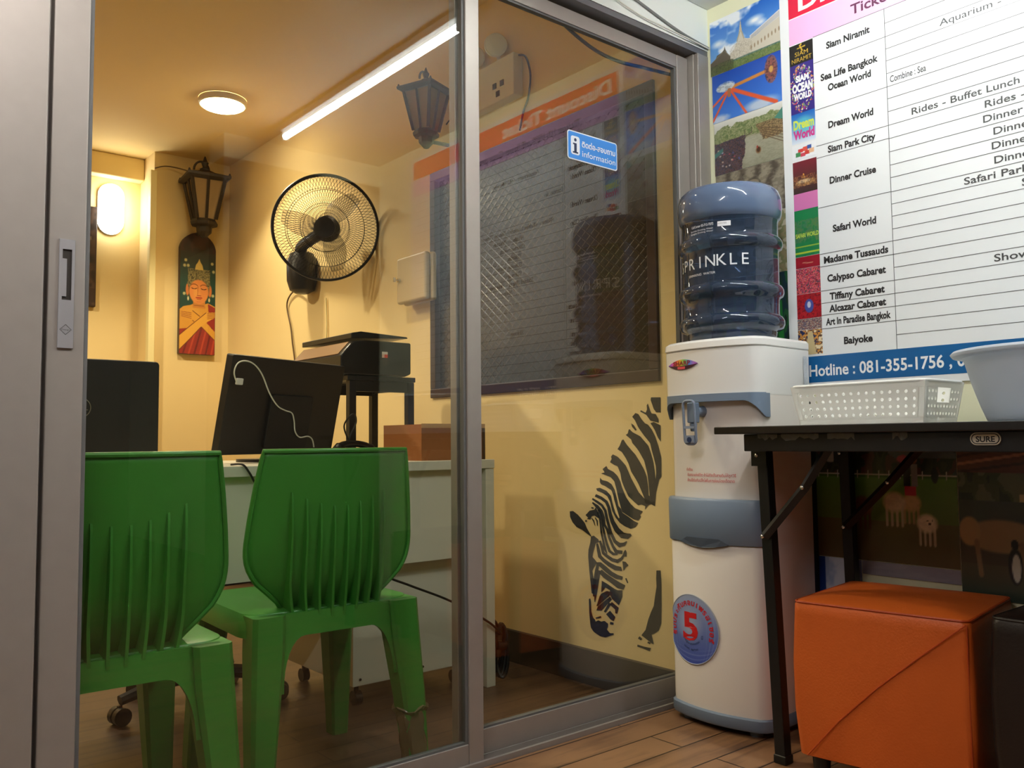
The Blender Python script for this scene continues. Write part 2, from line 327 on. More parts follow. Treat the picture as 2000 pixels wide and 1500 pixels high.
ZEBRA = [
[(1.855,0.8431),(1.845,0.8188),(1.84,0.811),(1.823,0.8084),(1.812,0.7919),(1.812,0.7812),(1.846,0.7884),(1.863,0.8074),(1.888,0.8184),(1.885,0.8223),(1.865,0.814),(1.859,0.8236),(1.86,0.8367)],
[(1.843,0.8535),(1.831,0.8248),(1.821,0.8137),(1.803,0.8132),(1.802,0.8604),(1.841,0.8621)],
[(1.846,0.7798),(1.832,0.7838),(1.804,0.7724),(1.805,0.7211),(1.816,0.734),(1.827,0.7556),(1.838,0.7709)],
[(1.923,0.8024),(1.909,0.8142),(1.896,0.8105),(1.883,0.7937),(1.869,0.7802),(1.856,0.7756),(1.841,0.7602),(1.827,0.7373),(1.815,0.7083),(1.804,0.672),(1.805,0.6123),(1.815,0.6014),(1.828,0.5625),(1.834,0.5195),(1.85,0.5251),(1.855,0.5518),(1.848,0.5854),(1.829,0.6042),(1.826,0.6225),(1.827,0.6439),(1.835,0.6717),(1.843,0.6953),(1.849,0.717),(1.876,0.7432),(1.898,0.7677),(1.911,0.79)],
[(1.936,0.7628),(1.923,0.7526),(1.89,0.739),(1.873,0.7236),(1.856,0.7083),(1.846,0.6845),(1.838,0.6609),(1.832,0.6288),(1.83,0.6041),(1.848,0.5854),(1.855,0.5528),(1.857,0.5743),(1.862,0.6173),(1.875,0.6604),(1.897,0.6908),(1.912,0.7062),(1.925,0.7172),(1.929,0.7283),(1.953,0.7441),(1.944,0.7484),(1.94,0.7595)],
[(1.928,0.7815),(1.916,0.7746),(1.905,0.7601),(1.911,0.7579),(1.925,0.7703)],
[(1.964,0.7297),(1.95,0.7129),(1.93,0.6951),(1.912,0.6798),(1.893,0.6559),(1.876,0.6322),(1.866,0.6107),(1.86,0.5763),(1.859,0.5516),(1.855,0.5496),(1.85,0.5251),(1.876,0.5239),(1.878,0.5432),(1.9,0.5836),(1.914,0.6029),(1.932,0.6244),(1.943,0.6508),(1.955,0.6684),(1.972,0.6883),(1.991,0.6972),(1.981,0.7085),(1.971,0.7264)],
[(2.013,0.6802),(1.991,0.6725),(1.973,0.6593),(1.955,0.6439),(1.944,0.6242),(1.932,0.6024),(1.915,0.5788),(1.901,0.5596),(1.878,0.541),(1.847,0.5317),(1.834,0.5323),(1.834,0.5184),(1.85,0.5241),(1.861,0.5203),(1.876,0.5055),(1.874,0.5164),(1.89,0.521),(1.905,0.518),(1.922,0.5281),(1.946,0.5446),(1.963,0.5705),(1.975,0.5945),(1.98,0.6189),(1.992,0.6411),(2.007,0.6453),(2.026,0.6541),(2.018,0.6655),(2.021,0.6723)],
[(2.043,0.6413),(2.036,0.6313),(2.011,0.6227),(1.993,0.6097),(1.981,0.5921),(1.975,0.5745),(1.963,0.5527),(1.955,0.5398),(1.937,0.5208),(1.917,0.5076),(1.899,0.5031),(1.885,0.4996),(1.897,0.4881),(1.894,0.4817),(1.905,0.4691),(1.924,0.4712),(1.947,0.4807),(1.974,0.4923),(1.98,0.5053),(1.991,0.5359),(2,0.5691),(2.008,0.5913),(2.024,0.6044),(2.055,0.6127),(2.069,0.6157),(2.052,0.6196),(2.061,0.6308)],
[(2.073,0.6019),(2.065,0.5942),(2.04,0.5904),(2.021,0.5819),(2.008,0.5644),(1.999,0.5378),(1.992,0.5114),(1.98,0.5031),(1.974,0.4901),(1.947,0.4785),(1.924,0.4668),(1.906,0.4614),(1.918,0.4475),(1.939,0.4406),(1.966,0.4475),(1.987,0.4571),(2.004,0.4717),(1.991,0.4713),(1.987,0.4727),(1.998,0.4999),(2.01,0.5306),(2.014,0.5461),(2.022,0.5616),(2.05,0.5742),(2.069,0.5792),(2.075,0.587)],
[(2.093,0.5646),(2.075,0.5676),(2.044,0.5585),(2.025,0.5434),(2.018,0.519),(2.006,0.4883),(1.992,0.4717),(2.004,0.471),(2.02,0.4942),(2.029,0.523),(2.041,0.5405),(2.063,0.5509),(2.088,0.5568)],
[(2.1,0.5372),(2.073,0.529),(2.052,0.5187),(2.042,0.5028),(2.037,0.4805),(2.028,0.4551),(2.01,0.4269),(1.983,0.4078),(1.951,0.4068),(1.935,0.4194),(1.939,0.4249),(1.952,0.4242),(1.969,0.426),(1.99,0.4388),(2.011,0.4616),(2.022,0.4843),(2.029,0.5064),(2.041,0.5256),(2.066,0.5381),(2.094,0.5458)],
[(2.114,0.5268),(2.093,0.5166),(2.071,0.5069),(2.057,0.4905),(2.052,0.4688),(2.044,0.4465),(2.034,0.4198),(2.016,0.3905),(1.992,0.3761),(1.964,0.3844),(1.955,0.3977),(1.958,0.3996),(1.971,0.3935),(1.986,0.3915),(2.004,0.398),(2.022,0.4239),(2.032,0.4497),(2.04,0.4715),(2.046,0.4944),(2.063,0.5127),(2.086,0.5235),(2.11,0.5319)],
[(2.114,0.5148),(2.095,0.4997),(2.077,0.4861),(2.066,0.4679),(2.063,0.4453),(2.049,0.428),(2.04,0.4018),(2.025,0.3753),(2.01,0.3552),(1.978,0.3561),(1.976,0.3672),(2,0.3674),(2.014,0.3803),(2.029,0.4051),(2.038,0.4315),(2.052,0.4483),(2.054,0.4706),(2.064,0.4921),(2.084,0.5084),(2.11,0.5185)],
[(2.089,0.4931),(2.079,0.4782),(2.073,0.4588),(2.068,0.4365),(2.063,0.4139),(2.053,0.3828),(2.041,0.3578),(2.02,0.348),(1.999,0.3507),(1.998,0.3552),(2.015,0.3567),(2.03,0.3636),(2.042,0.3859),(2.053,0.4163),(2.059,0.4381),(2.062,0.4607),(2.069,0.4813),(2.077,0.4973)],
[(2.092,0.4846),(2.083,0.4671),(2.079,0.445),(2.076,0.4178),(2.068,0.391),(2.064,0.3659),(2.049,0.3498),(2.045,0.3516),(2.051,0.3695),(2.059,0.3932),(2.067,0.4195),(2.071,0.4463),(2.075,0.4691),(2.085,0.487)],
[(2.146,0.4721),(2.126,0.4883),(2.103,0.493),(2.096,0.5014),(2.09,0.4926),(2.084,0.4792),(2.078,0.4636),(2.09,0.4674),(2.103,0.4735),(2.116,0.4704),(2.123,0.4585),(2.14,0.4597),(2.133,0.4636)],
[(2.118,0.4626),(2.11,0.4537),(2.102,0.439),(2.1,0.4396),(2.104,0.4562),(2.115,0.4644)],
[(2.102,0.466),(2.094,0.455),(2.091,0.4399),(2.088,0.4402),(2.087,0.4569),(2.098,0.4676)],
[(2.148,0.4495),(2.14,0.45),(2.14,0.4556),(2.148,0.455)],
[(2.118,0.4966),(2.107,0.495),(2.105,0.4999),(2.116,0.5016)],
[(2.224,0.4805),(2.207,0.4826),(2.183,0.4711),(2.163,0.4559),(2.15,0.4452),(2.14,0.4273),(2.121,0.4057),(2.121,0.4011),(2.147,0.4129),(2.164,0.421),(2.191,0.4284),(2.211,0.4435),(2.223,0.4616)],
[(2.121,0.4011),(2.108,0.4056),(2.086,0.3948),(2.083,0.386),(2.099,0.38),(2.106,0.3635),(2.113,0.3469),(2.115,0.333),(2.103,0.3249),(2.094,0.3168),(2.11,0.2991),(2.117,0.287),(2.114,0.2714),(2.108,0.2493),(2.112,0.2101),(2.122,0.2112),(2.126,0.2426),(2.132,0.2877),(2.136,0.3332),(2.134,0.3564),(2.125,0.3801)],
[(2.097,0.3795),(2.094,0.3565),(2.088,0.3351),(2.067,0.322),(2.042,0.3097),(2.013,0.2999),(1.991,0.3012),(1.984,0.3002),(1.979,0.3032),(1.984,0.3141),(2.005,0.3153),(2.031,0.322),(2.056,0.3316),(2.073,0.3418),(2.079,0.3602),(2.088,0.3817)],
[(2.084,0.3893),(2.076,0.3671),(2.07,0.3481),(2.05,0.3374),(2.027,0.3274),(1.998,0.3248),(1.976,0.3387),(1.968,0.3522),(1.975,0.3545),(1.985,0.3441),(2,0.3367),(2.02,0.3382),(2.041,0.3463),(2.058,0.3546),(2.064,0.3706),(2.074,0.3922)],
[(2.098,0.3107),(2.086,0.3072),(2.063,0.2936),(2.037,0.2808),(2.008,0.2723),(1.981,0.2722),(1.977,0.2833),(2,0.2865),(2.025,0.294),(2.049,0.3071),(2.076,0.3198),(2.096,0.3176)],
[(1.977,0.3484),(1.971,0.3644),(1.963,0.3717),(1.958,0.3634),(1.959,0.3501)],
[(1.978,0.3329),(1.963,0.3322),(1.951,0.3225),(1.963,0.3146),(1.974,0.3025)],
[(1.967,0.2783),(1.958,0.264),(1.953,0.2664),(1.961,0.2806)],
[(2.089,0.2922),(2.103,0.2566),(2.11,0.2213),(2.11,0.1844),(2.106,0.1848),(2.095,0.222),(2.087,0.2564),(2.077,0.2915)],
[(2.087,0.2842),(2.064,0.2693),(2.032,0.257),(2.002,0.2432),(1.975,0.2414),(1.967,0.2567),(1.988,0.2622),(2.019,0.2723),(2.049,0.2841),(2.073,0.2956)],
[(2.097,0.3116),(2.106,0.2859),(2.111,0.2622),(2.117,0.2338),(2.116,0.2018),(2.109,0.2025),(2.104,0.2347),(2.098,0.2622),(2.09,0.2855),(2.084,0.3113)],
[(2.073,0.2591),(2.051,0.2527),(2.014,0.2394),(2.001,0.2365),(1.98,0.2392),(1.981,0.2172),(1.997,0.1887),(2.027,0.2045),(2.036,0.2166),(2.036,0.2322),(2.057,0.2385),(2.07,0.2257),(2.077,0.2203)],
[(2.077,0.2158),(2.051,0.228),(2.036,0.2278),(2.036,0.2166),(2.065,0.195),(2.094,0.173),(2.1,0.1721),(2.085,0.2057)],
[(2.094,0.1707),(2.036,0.2121),(2.028,0.2031),(2.052,0.1832),(2.078,0.1594),(2.101,0.1574)],
[(2.058,0.156),(2.031,0.188),(2.042,0.1916),(2.066,0.1584)],
[(2.039,0.1854),(2.014,0.1721),(2.014,0.1602),(2.005,0.1606),(1.998,0.1806),(2.028,0.1951)],
[(2.056,0.1514),(2.037,0.1653),(2.019,0.1524),(2.014,0.1487),(2.022,0.1342),(2.035,0.1368)],
[(2.136,0.19),(2.129,0.1932),(2.126,0.1822),(2.125,0.1505),(2.117,0.1312),(2.108,0.1258),(2.105,0.1195),(2.092,0.126),(2.079,0.1234),(2.063,0.1281),(2.047,0.1215),(2.048,0.1126),(2.054,0.1027),(2.039,0.0918),(2.022,0.09457),(2.023,0.08989),(2.042,0.08239),(2.061,0.07482),(2.086,0.07511),(2.115,0.08395),(2.128,0.09551),(2.131,0.1087),(2.135,0.1445)],
[(2.104,0.1287),(2.078,0.1366),(2.08,0.1417),(2.105,0.1329)],
[(2.039,0.1212),(2.024,0.1219),(2.022,0.1287),(2.037,0.1292)],
[(1.833,0.3188),(1.816,0.3206),(1.814,0.2788),(1.815,0.2117),(1.818,0.1569),(1.829,0.1341),(1.846,0.123),(1.858,0.1169),(1.85,0.08875),(1.858,0.08941),(1.875,0.09713),(1.901,0.1078),(1.883,0.1277),(1.871,0.1614),(1.859,0.1865),(1.847,0.2072),(1.841,0.2376),(1.834,0.268),(1.835,0.2932)],
[(1.916,0.09541),(1.904,0.09192),(1.898,0.09793),(1.909,0.1034)],
[(1.877,0.0881),(1.866,0.0858),(1.862,0.09108),(1.874,0.0934)],
[(1.92,0.06934),(1.894,0.06746),(1.867,0.06394),(1.862,0.0748),(1.892,0.07402),(1.918,0.07594)]]

# ================================================================== THE SETTING
def wallbox(name, m, *boxes):
    return struct(obj(name, B(*boxes), m))
wallbox('floor', FLOOR_M, (-2.6, WX, -4.2, 1.58, -0.12, 0.0))
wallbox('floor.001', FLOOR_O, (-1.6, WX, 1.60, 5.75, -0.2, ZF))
wallbox('ceiling', CEIL_S, (-2.6, WX, -4.2, 1.585, 2.03, 2.1))
wallbox('ceiling.001', CEIL_O, (-1.6, WX, 1.66, 5.75, 2.5, 2.6))
WY0, WY1, WZ0, WZ1 = 1.80, 3.068, 0.912, 1.885
wallbox('wall_right', W_OFF, (WX, WX+0.15, 1.605, WY0, -0.2, 2.6), (WX, WX+0.15, WY1, 5.75, -0.2, 2.6),
        (WX, WX+0.15, WY0, WY1, -0.2, WZ0), (WX, WX+0.15, WY0, WY1, WZ1, 2.6))
wallbox('wall_right.001', W_SHOP, (WX, WX+0.15, -4.2, 1.605, -0.12, 2.1))
wallbox('wall_back', W_OFF, (-1.6, WX, 5.62, 5.75, -0.2, 2.6), (1.635, WX, 5.35, 5.62, -0.2, 2.5))
wallbox('wall_left', W_OFF, (-1.75, -1.6, 1.6, 5.75, -0.2, 2.6))
wallbox('wall_left.001', W_FAR, (-2.75, -2.6, -4.2, 1.66, -0.12, 2.1))
wallbox('wall_glare_block', W_FAR, (0.7, WX, -4.3, -4.2, -0.12, 2.1))  # unseen wall added to keep the bright shop opening out of the glass
wallbox('wall_return', W_SHOP, (1.35, WX, -0.46, -0.30, 1.93, 2.03))
wallbox('wall_return.001', mat('dark_brown_wall_panel', (62, 52, 44), rough=0.6, noise=0.15, nscale=4), (1.35, WX, -0.46, -0.30, 0.0, 1.93))
wallbox('wall_partition', W_BULK, (-2.6, WX, 1.587, 1.66, 1.90, 2.55), (-2.6, -0.4, 1.587, 1.66, -0.12, 1.90))
wallbox('baseboard_right', BASE_M, (WX-0.018, WX, 1.67, 5.35, ZF, 0.024))
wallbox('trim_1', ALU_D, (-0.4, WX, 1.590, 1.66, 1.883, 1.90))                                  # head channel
wallbox('trim_2', ALU, (-0.4, WX, 1.582, 1.590, -0.03, 0.012), (-0.4, WX, 1.590, 1.67, -0.1, -0.004), (-0.4, WX, 1.6165, 1.6195, -0.01, 0.012))   # floor track
struct(obj('trim_3', B((2.048, WX-0.001, 1.586, 1.66, 0, 1.883), (2.043, 2.048, 1.60, 1.66, 0, 1.883)), ALU, bevel=0.002))     # right jamb
struct(obj('trim_4', B((-0.4, 0.308, 1.572, 1.60, 0, 1.883), (-0.4, 0.335, 1.616, 1.66, 0, 1.883)), ALU, bevel=0.002))         # left jamb
struct(obj('trim_5', B((1.60, 1.636, 5.30, 5.35, ZF, 2.37)), mat('cream_cable_trunking', (240, 226, 170), rough=0.5), bevel=0.003))   # trunking on the pillar corner
struct(obj('trim_6', B((-1.6, 1.635, 5.54, 5.62, 2.36, 2.5)), W_OFF, bevel=0.01))                # beam along the back wall

# ---- window in the office wall: dark wood frame, patterned glass
wd = sroot('window_1', (WX, 2.43, WZ0))
DWOOD = mat('dark_stained_wood', (56, 38, 28), rough=0.4, noise=0.25, nscale=20)
fw_ = 0.038
obj('window_frame', B((WX-0.012, WX+0.05, WY0, WY1, WZ0, WZ0+fw_), (WX-0.012, WX+0.05, WY0, WY1, WZ1-fw_, WZ1),
    (WX-0.012, WX+0.05, WY0, WY0+fw_, WZ0+fw_, WZ1-fw_), (WX-0.012, WX+0.05, WY1-fw_, WY1, WZ0+fw_, WZ1-fw_)), DWOOD, wd, bevel=0.003)
def lattice_glass():
    m = bpy.data.materials.new('dark_patterned_glass'); m.use_nodes = True; nt = m.node_tree; b = nt.nodes['Principled BSDF']; N = nt.nodes.new; Lk = nt.links.new
    b.inputs['Base Color'].default_value = (*rgb(46, 40, 34), 1); b.inputs['Roughness'].default_value = 0.2
    tc = N('ShaderNodeTexCoord'); sp = N('ShaderNodeSeparateXYZ'); Lk(tc.outputs['Object'], sp.inputs[0])
    def axis(sign):
        a = N('ShaderNodeMath'); a.operation = 'MULTIPLY_ADD'; Lk(sp.outputs['Y'], a.inputs[0]); a.inputs[1].default_value = sign; Lk(sp.outputs['Z'], a.inputs[2])
        s = N('ShaderNodeMath'); s.operation = 'MULTIPLY'; Lk(a.outputs[0], s.inputs[0]); s.inputs[1].default_value = 2*pi/0.036
        c = N('ShaderNodeMath'); c.operation = 'COSINE'; Lk(s.outputs[0], c.inputs[0])
        p = N('ShaderNodeMath'); p.operation = 'MAXIMUM'; Lk(c.outputs[0], p.inputs[0]); p.inputs[1].default_value = 0.55; return p
    h = N('ShaderNodeMath'); h.operation = 'MAXIMUM'; Lk(axis(0.8).outputs[0], h.inputs[0]); Lk(axis(-0.8).outputs[0], h.inputs[1])
    bp = N('ShaderNodeBump'); bp.inputs['Strength'].default_value = 0.5; bp.inputs['Distance'].default_value = 0.003; Lk(h.outputs[0], bp.inputs['Height']); Lk(bp.outputs[0], b.inputs['Normal'])
    return m
obj('window_pane', B((WX+0.015, WX+0.03, WY0+fw_, WY1-fw_, WZ0+fw_, WZ1-fw_)), lattice_glass(), wd)
wallbox('wall_light_block', mat('dark_light_block', (30, 26, 22)), (WX+0.052, WX+0.15, WY0, WY1, WZ0, WZ1))  # unseen slab added behind the pane to block outside light

# ---- sliding glass doors of the partition
def sliding_door(name, x0, x1, y0, y1, sl, sr, zb, zt, rail_b, rail_t):
    d = sroot(name, ((x0+x1)/2, y0, 0)); gy = (y0+y1)/2
    obj('stile', B((x0, x0+sl, y0, y1, zb, zt)), ALU, d, bevel=0.0025)
    obj('stile', B((x1-sr, x1, y0, y1, zb, zt)), ALU, d, bevel=0.0025)
    obj('rail', B((x0+sl, x1-sr, y0+0.002, y1-0.002, zb, rail_b)), ALU, d, bevel=0.0015)
    obj('rail', B((x0+sl, x1-sr, y0+0.002, y1-0.002, rail_t, zt)), ALU, d, bevel=0.0015)
    bd = 0.007; a, b, c, e = x0+sl, x1-sr, rail_b, rail_t
    obj('glazing_bead', B((a, a+bd, gy-0.007, gy+0.007, c, e), (b-bd, b, gy-0.007, gy+0.007, c, e), (a+bd, b-bd, gy-0.007, gy+0.007, c, c+0.005), (a+bd, b-bd, gy-0.007, gy+0.007, e-0.005, e)),
        mat('grey_glazing_rubber', (96, 96, 94), rough=0.6), d)
    obj('pane', B((a+0.001, b-0.001, gy-0.0025, gy+0.0025, c+0.001, e-0.001)), GLASS, d)
    return d
door1 = sliding_door('door_1', 0.3175, 1.226, 1.5905, 1.6155, 0.058, 0.041, 0.006, 1.874, 0.054, 1.825)
door2 = sliding_door('door_2', 1.176, 2.042, 1.6205, 1.6455, 0.034, 0.05, 0.006, 1.874, 0.066, 1.858-0.022)
hb = bmesh.new()
hx0, hx1, hz0, hz1, hy = 0.3335, 0.3575, 0.891, 1.075, 1.5905
px0, px1, pz0, pz1 = hx0+0.005, hx1-0.0045, 0.972, 1.058
for b_ in ((hx0, px0, hy-0.004, hy, hz0, hz1), (px1, hx1, hy-0.004, hy, hz0, hz1), (px0, px1, hy-0.004, hy, hz0, pz0), (px0, px1, hy-0.004, hy, pz1, hz1)): box(hb, *b_)
hd = obj('door_handle', hb, mat('satin_handle_metal', (205, 205, 208), rough=0.3, metal=0.6), door1)
obj('finger_recess', B((px0, px1, hy-0.0012, hy, pz0, pz1)), mat('shaded_recess_metal', (52, 47, 42), rough=0.5, metal=0.3), hd)  # dark colour paints the shade of a pocket too shallow to cast it
obj('finger_grip', B((px0, px0+0.007, hy-0.0032, hy-0.0012, pz0+0.006, pz1-0.016)), mat('satin_handle_metal', (205, 205, 208)), hd)
db = bmesh.new(); dcx, dcz = (hx0+hx1)/2, 0.922
for s in (0, 1, 2, 3):
    q = [(dcx-0.0088, dcz), (dcx, dcz+0.0085), (dcx+0.0088, dcz), (dcx, dcz-0.0085)]
    a, b_ = q[s], q[(s+1) % 4]; tube(db, [(a[0], hy-0.0042, a[1]), (b_[0], hy-0.0042, b_[1])], 0.0004, 4)
put_text(db, 'Design', lambda u, v: Vector((dcx+u, hy-0.0043, dcz-0.0014+v)), width=0.0125, height=0.0028)
obj('maker_mark', db, INK_G, hd)

# ================================================================== ON THE PARTITION
# information sign stuck on the glass
sg = thing('information_sign', 'blue and white information sign stuck on the glass of the sliding door', 'sign', (1.64, 1.630, 1.47))
SX0, SX1, SZ0, SZ1, SY = 1.5475, 1.7365, 1.471, 1.549, 1.6301
def rrect(x0, x1, z0, z1, r, n=6):
    out = []
    for cx, cz, a0 in ((x1-r, z1-r, 0), (x0+r, z1-r, 90), (x0+r, z0+r, 180), (x1-r, z0+r, 270)):
        for k in range(n+1):
            a = radians(a0+90*k/n); out.append((cx+r*cos(a), cz+r*sin(a)))
    return out
bm = bmesh.new(); prism(bm, rrect(SX0, SX1, SZ0, SZ1, 0.008), lambda p: (p[0], SY-0.0006, p[1]), lambda p: (p[0], SY, p[1])); obj('border', bm, mat('white_vinyl', (238, 242, 248)), sg)
bm = bmesh.new(); prism(bm, rrect(SX0+0.003, SX1-0.003, SZ0+0.003, SZ1-0.003, 0.006), lambda p: (p[0], SY-0.0012, p[1]), lambda p: (p[0], SY-0.0006, p[1])); obj('blue_field', bm, mat('sky_blue_vinyl', (58, 138, 220)), sg)
bm = bmesh.new(); prism(bm, rrect(SX0+0.012, SX0+0.044, SZ0+0.014, SZ1-0.014, 0.007), lambda p: (p[0], SY-0.0018, p[1]), lambda p: (p[0], SY-0.0012, p[1])); obj('icon_plate', bm, mat('white_vinyl', (238, 242, 248)), sg)
bm = bmesh.new(); icx = SX0+0.028
box(bm, icx-0.0045, icx+0.0045, SY-0.0023, SY-0.0018, SZ0+0.020, SZ0+0.045); box(bm, icx-0.0085, icx-0.0045, SY-0.0023, SY-0.0018, SZ0+0.041, SZ0+0.045)
box(bm, icx-0.0095, icx+0.0095, SY-0.0023, SY-0.0018, SZ0+0.018, SZ0+0.022); cyl(bm, (icx, SY-0.0023, SZ0+0.054), (icx, SY-0.0018, SZ0+0.054), 0.0045)
obj('info_symbol', bm, mat('navy_ink', (28, 45, 78)), sg)
bm = bmesh.new()
put_text(bm, 'ติดต่อ-สอบถาม', lambda u, v: Vector((SX0+0.052+u, SY-0.0021, SZ0+0.040+v)), width=0.128, anchor='L', height=0.0155, bold=0.02)
put_text(bm, 'information', lambda u, v: Vector((SX0+0.053+u, SY-0.0021, SZ0+0.014+v)), width=0.127, anchor='L', height=0.017)
obj('lettering', bm, INK_W, sg)

def wire(name, label, pts, r, m, n=8, cat='cable', group=None):
    bm = bmesh.new(); tube(bm, spline(pts, n), r, 6); return tag(obj(name, bm, m, smooth=True), label, cat, group)
CAB_W = mat('off_white_cable', (222, 220, 205), rough=0.5); CAB_B = mat('black_cable', (22, 20, 19), rough=0.5); CAB_G = mat('grey_cable', (120, 122, 118), rough=0.5)
wire('wall_cable', 'grey twin cable pinned along the panel above the glass doors', [(1.42, 1.583, 2.026), (1.55, 1.583, 2.0), (1.72, 1.583, 1.967), (1.93, 1.583, 1.925), (2.04, 1.583, 1.912), (2.096, 1.583, 1.908)], 0.004, CAB_G)
wire('wall_cable', 'thin cream cable sagging just over the door head', [(1.40, 1.580, 2.026), (1.53, 1.580, 1.985), (1.66, 1.580, 1.938), (1.78, 1.580, 1.915), (1.9, 1.578, 1.909), (2.0, 1.578, 1.907), (2.094, 1.580, 1.905)], 0.0022, CAB_W)
wire('wall_cable', 'thick black cable drooping behind the glass under the door head', [(1.36, 1.672, 1.95), (1.50, 1.672, 1.90), (1.60, 1.672, 1.852), (1.70, 1.672, 1.822), (1.80, 1.672, 1.816), (1.90, 1.672, 1.826), (2.05, 1.672, 1.84), (2.09, 1.69, 1.85)], 0.005, CAB_B)

# ================================================================== OFFICE WALLS
# zebra stencil
bm = bmesh.new()
for poly in ZEBRA:
    vs = [bm.verts.new((WX-0.0012, y, z)) for y, z in poly]
    try: bm.faces.new(vs)
    except ValueError: pass
tag(obj('zebra_mural', bm, mat('black_mural_paint', (34, 30, 24), rough=0.7), recalc=False), 'black stencilled grazing zebra painted on the yellow wall beside the water dispenser', 'mural')

# key cabinet
kc = thing('key_cabinet', 'small cream metal key cabinet with a key in its lock, beside the dark window', 'cabinet', (WX, 3.1, 1.33))
KM = mat('cream_enamel', (196, 172, 132), rough=0.4)
obj('body', B((2.055, WX-0.014, 3.005, 3.235, 1.325, 1.535)), KM, kc, bevel=0.014, seg=3)
kd = obj('door', B((2.022, 2.053, 3.008, 3.232, 1.328, 1.532)), KM, kc, bevel=0.012, seg=3)
bm = bmesh.new(); cyl(bm, (2.022, 3.205, 1.432), (2.012, 3.205, 1.432), 0.009); cyl(bm, (2.012, 3.205, 1.432), (2.0, 3.205, 1.432), 0.003); box(bm, 1.99, 2.001, 3.203, 3.207, 1.422, 1.442)
obj('lock', bm, CHROME, kd, smooth=True)

# emergency light, office wall above the window
el = thing('emergency_light', 'white box emergency light with round lamp on top, high above the dark window', 'emergency light', (WX, 2.57, 2.04))
obj('battery_box', B((2.052, WX-0.001, 2.45, 2.80, 2.035, 2.20)), mat('light_grey_enamel', (226, 226, 220), rough=0.4), el, bevel=0.004)
bm = bmesh.new()
bm.free()
for yy, zz in ((2.52, 2.10), (2.565, 2.10), (2.545, 2.065)): obj('socket_hole', B((2.0495, 2.0525, yy-0.011, yy+0.011, zz-0.011, zz+0.011)), BLACK, el)
for yy in (2.56, 2.70):
    ln_ = Vector((-0.60, -0.75, -0.22)).normalized(); lu = ln_.cross(Vector((0, 0, 1))).normalized(); lv = lu.cross(ln_)
    bm = bmesh.new(); M = Matrix.Translation((2.055, yy, 2.262)) @ Matrix((lu, lv, ln_)).transposed().to_4x4()
    lathe(bm, [(0.012, -0.05), (0.02, -0.04), (0.042, 0.0), (0.045, 0.012), (0.043, 0.016)], M=M, seg=28)
    cyl(bm, (2.075, yy, 2.20), (2.070, yy+0.012, 2.25), 0.008)
    hl = obj('lamp_head', bm, mat('white_lamp_housing', (225, 225, 222), rough=0.3), el, smooth=True)
    bm = bmesh.new(); lathe(bm, [(0.040, 0.0165), (0.030, 0.022), (0.012, 0.026)], M=M, seg=28); obj('lens', bm, mat('clear_lens', (235, 240, 242), rough=0.1), hl, smooth=True)
wire('wall_cable', 'black cable hanging from the emergency light box', [(2.075, 2.445, 2.19), (2.08, 2.41, 2.17), (2.088, 2.395, 2.10), (2.090, 2.41, 2.02), (2.090, 2.44, 1.97), (2.080, 2.45, 1.90)], 0.004, CAB_B)

# carriage lanterns
LM = mat('bronze_lantern_metal', (50, 41, 32), rough=0.45, noise=0.2, nscale=30)
LG = mat('smoked_lantern_glass', (150, 124, 88), rough=0.25)
def lantern(cx, cy, zb, hgt, label, ang, wall_pt):
    """four-sided tapered lantern, narrow at the foot; zb foot, hgt body height"""
    t = thing('wall_lantern', label, 'lantern', (cx, cy, zb), 'carriage lanterns in the office')
    R = Matrix.Translation((cx, cy, zb)) @ Matrix.Rotation(ang, 4, 'Z'); s = hgt/0.27
    def P(x, y, z): return R @ Vector((x*s, y*s, z*s))
    wb, wt, zb_, zt_ = 0.055, 0.098, 0.03, 0.27
    bm = bmesh.new()
    for sx in (-1, 1):
        for sy in (-1, 1):
            tube(bm, [P(sx*wb, sy*wb, zb_), P(sx*wt, sy*wt, zt_)], 0.012*s, 4)
    for sx, sy in ((1, 0), (-1, 0), (0, 1), (0, -1)):
        tube(bm, [P(sx*wb, sy*wb, zb_), P(sx*wt, sy*wt, zt_)], 0.009*s, 4)
    obj('cage', bm, LM, t)
    bm = bmesh.new(); loft(bm, [[P(x*k, y*k, z) for x, y in ((-1, -1), (1, -1), (1, 1), (-1, 1))] for k, z in ((wb-0.006, zb_), (wt-0.006, zt_))]); obj('glass', bm, LG, t)
    bm = bmesh.new()
    sq = ((-1, -1), (1, -1), (1, 1), (-1, 1))
    loft(bm, [[P(x*k, y*k, z) for x, y in sq] for k, z in ((0.102, 0.262), (0.126, 0.275), (0.127, 0.290), (0.102, 0.298), (0.05, 0.318), (0.028, 0.333))])
    for sx in (-1, 1):
        for sy in (-1, 1): cyl(bm, P(sx*0.118, sy*0.118, 0.288), P(sx*0.118, sy*0.118, 0.305), 0.010*s, 0.004*s, 8)
    obj('roof', bm, LM, t)
    bm = bmesh.new(); M = R @ Matrix.Scale(s, 4)
    lathe(bm, [(0.026, 0.333), (0.030, 0.345), (0.012, 0.356), (0.018, 0.372), (0.022, 0.385), (0.012, 0.400), (0.003, 0.425)], M=M, seg=14); obj('finial', bm, LM, t, smooth=True)
    bm = bmesh.new(); lathe(bm, [(0.018, -0.075), (0.030, -0.06), (0.045, -0.045), (0.048, -0.012), (0.078, -0.004), (0.082, 0.012), (0.070, 0.030)], M=M, seg=8); obj('foot', bm, LM, t)
    bm = bmesh.new(); pts = []
    for k in range(13):
        a = pi*k/12; pts.append(P(-0.02-0.05*cos(a)*0.9, 0.0, 0.335+0.055*sin(a)))
    tube(bm, pts, 0.007*s, 6); obj('hanging_loop', bm, LM, t, smooth=True)
    bm = bmesh.new(); tube(bm, [P(0, 0, -0.03), wall_pt], 0.012*s, 6); obj('bracket', bm, LM, t, smooth=True)
    return t
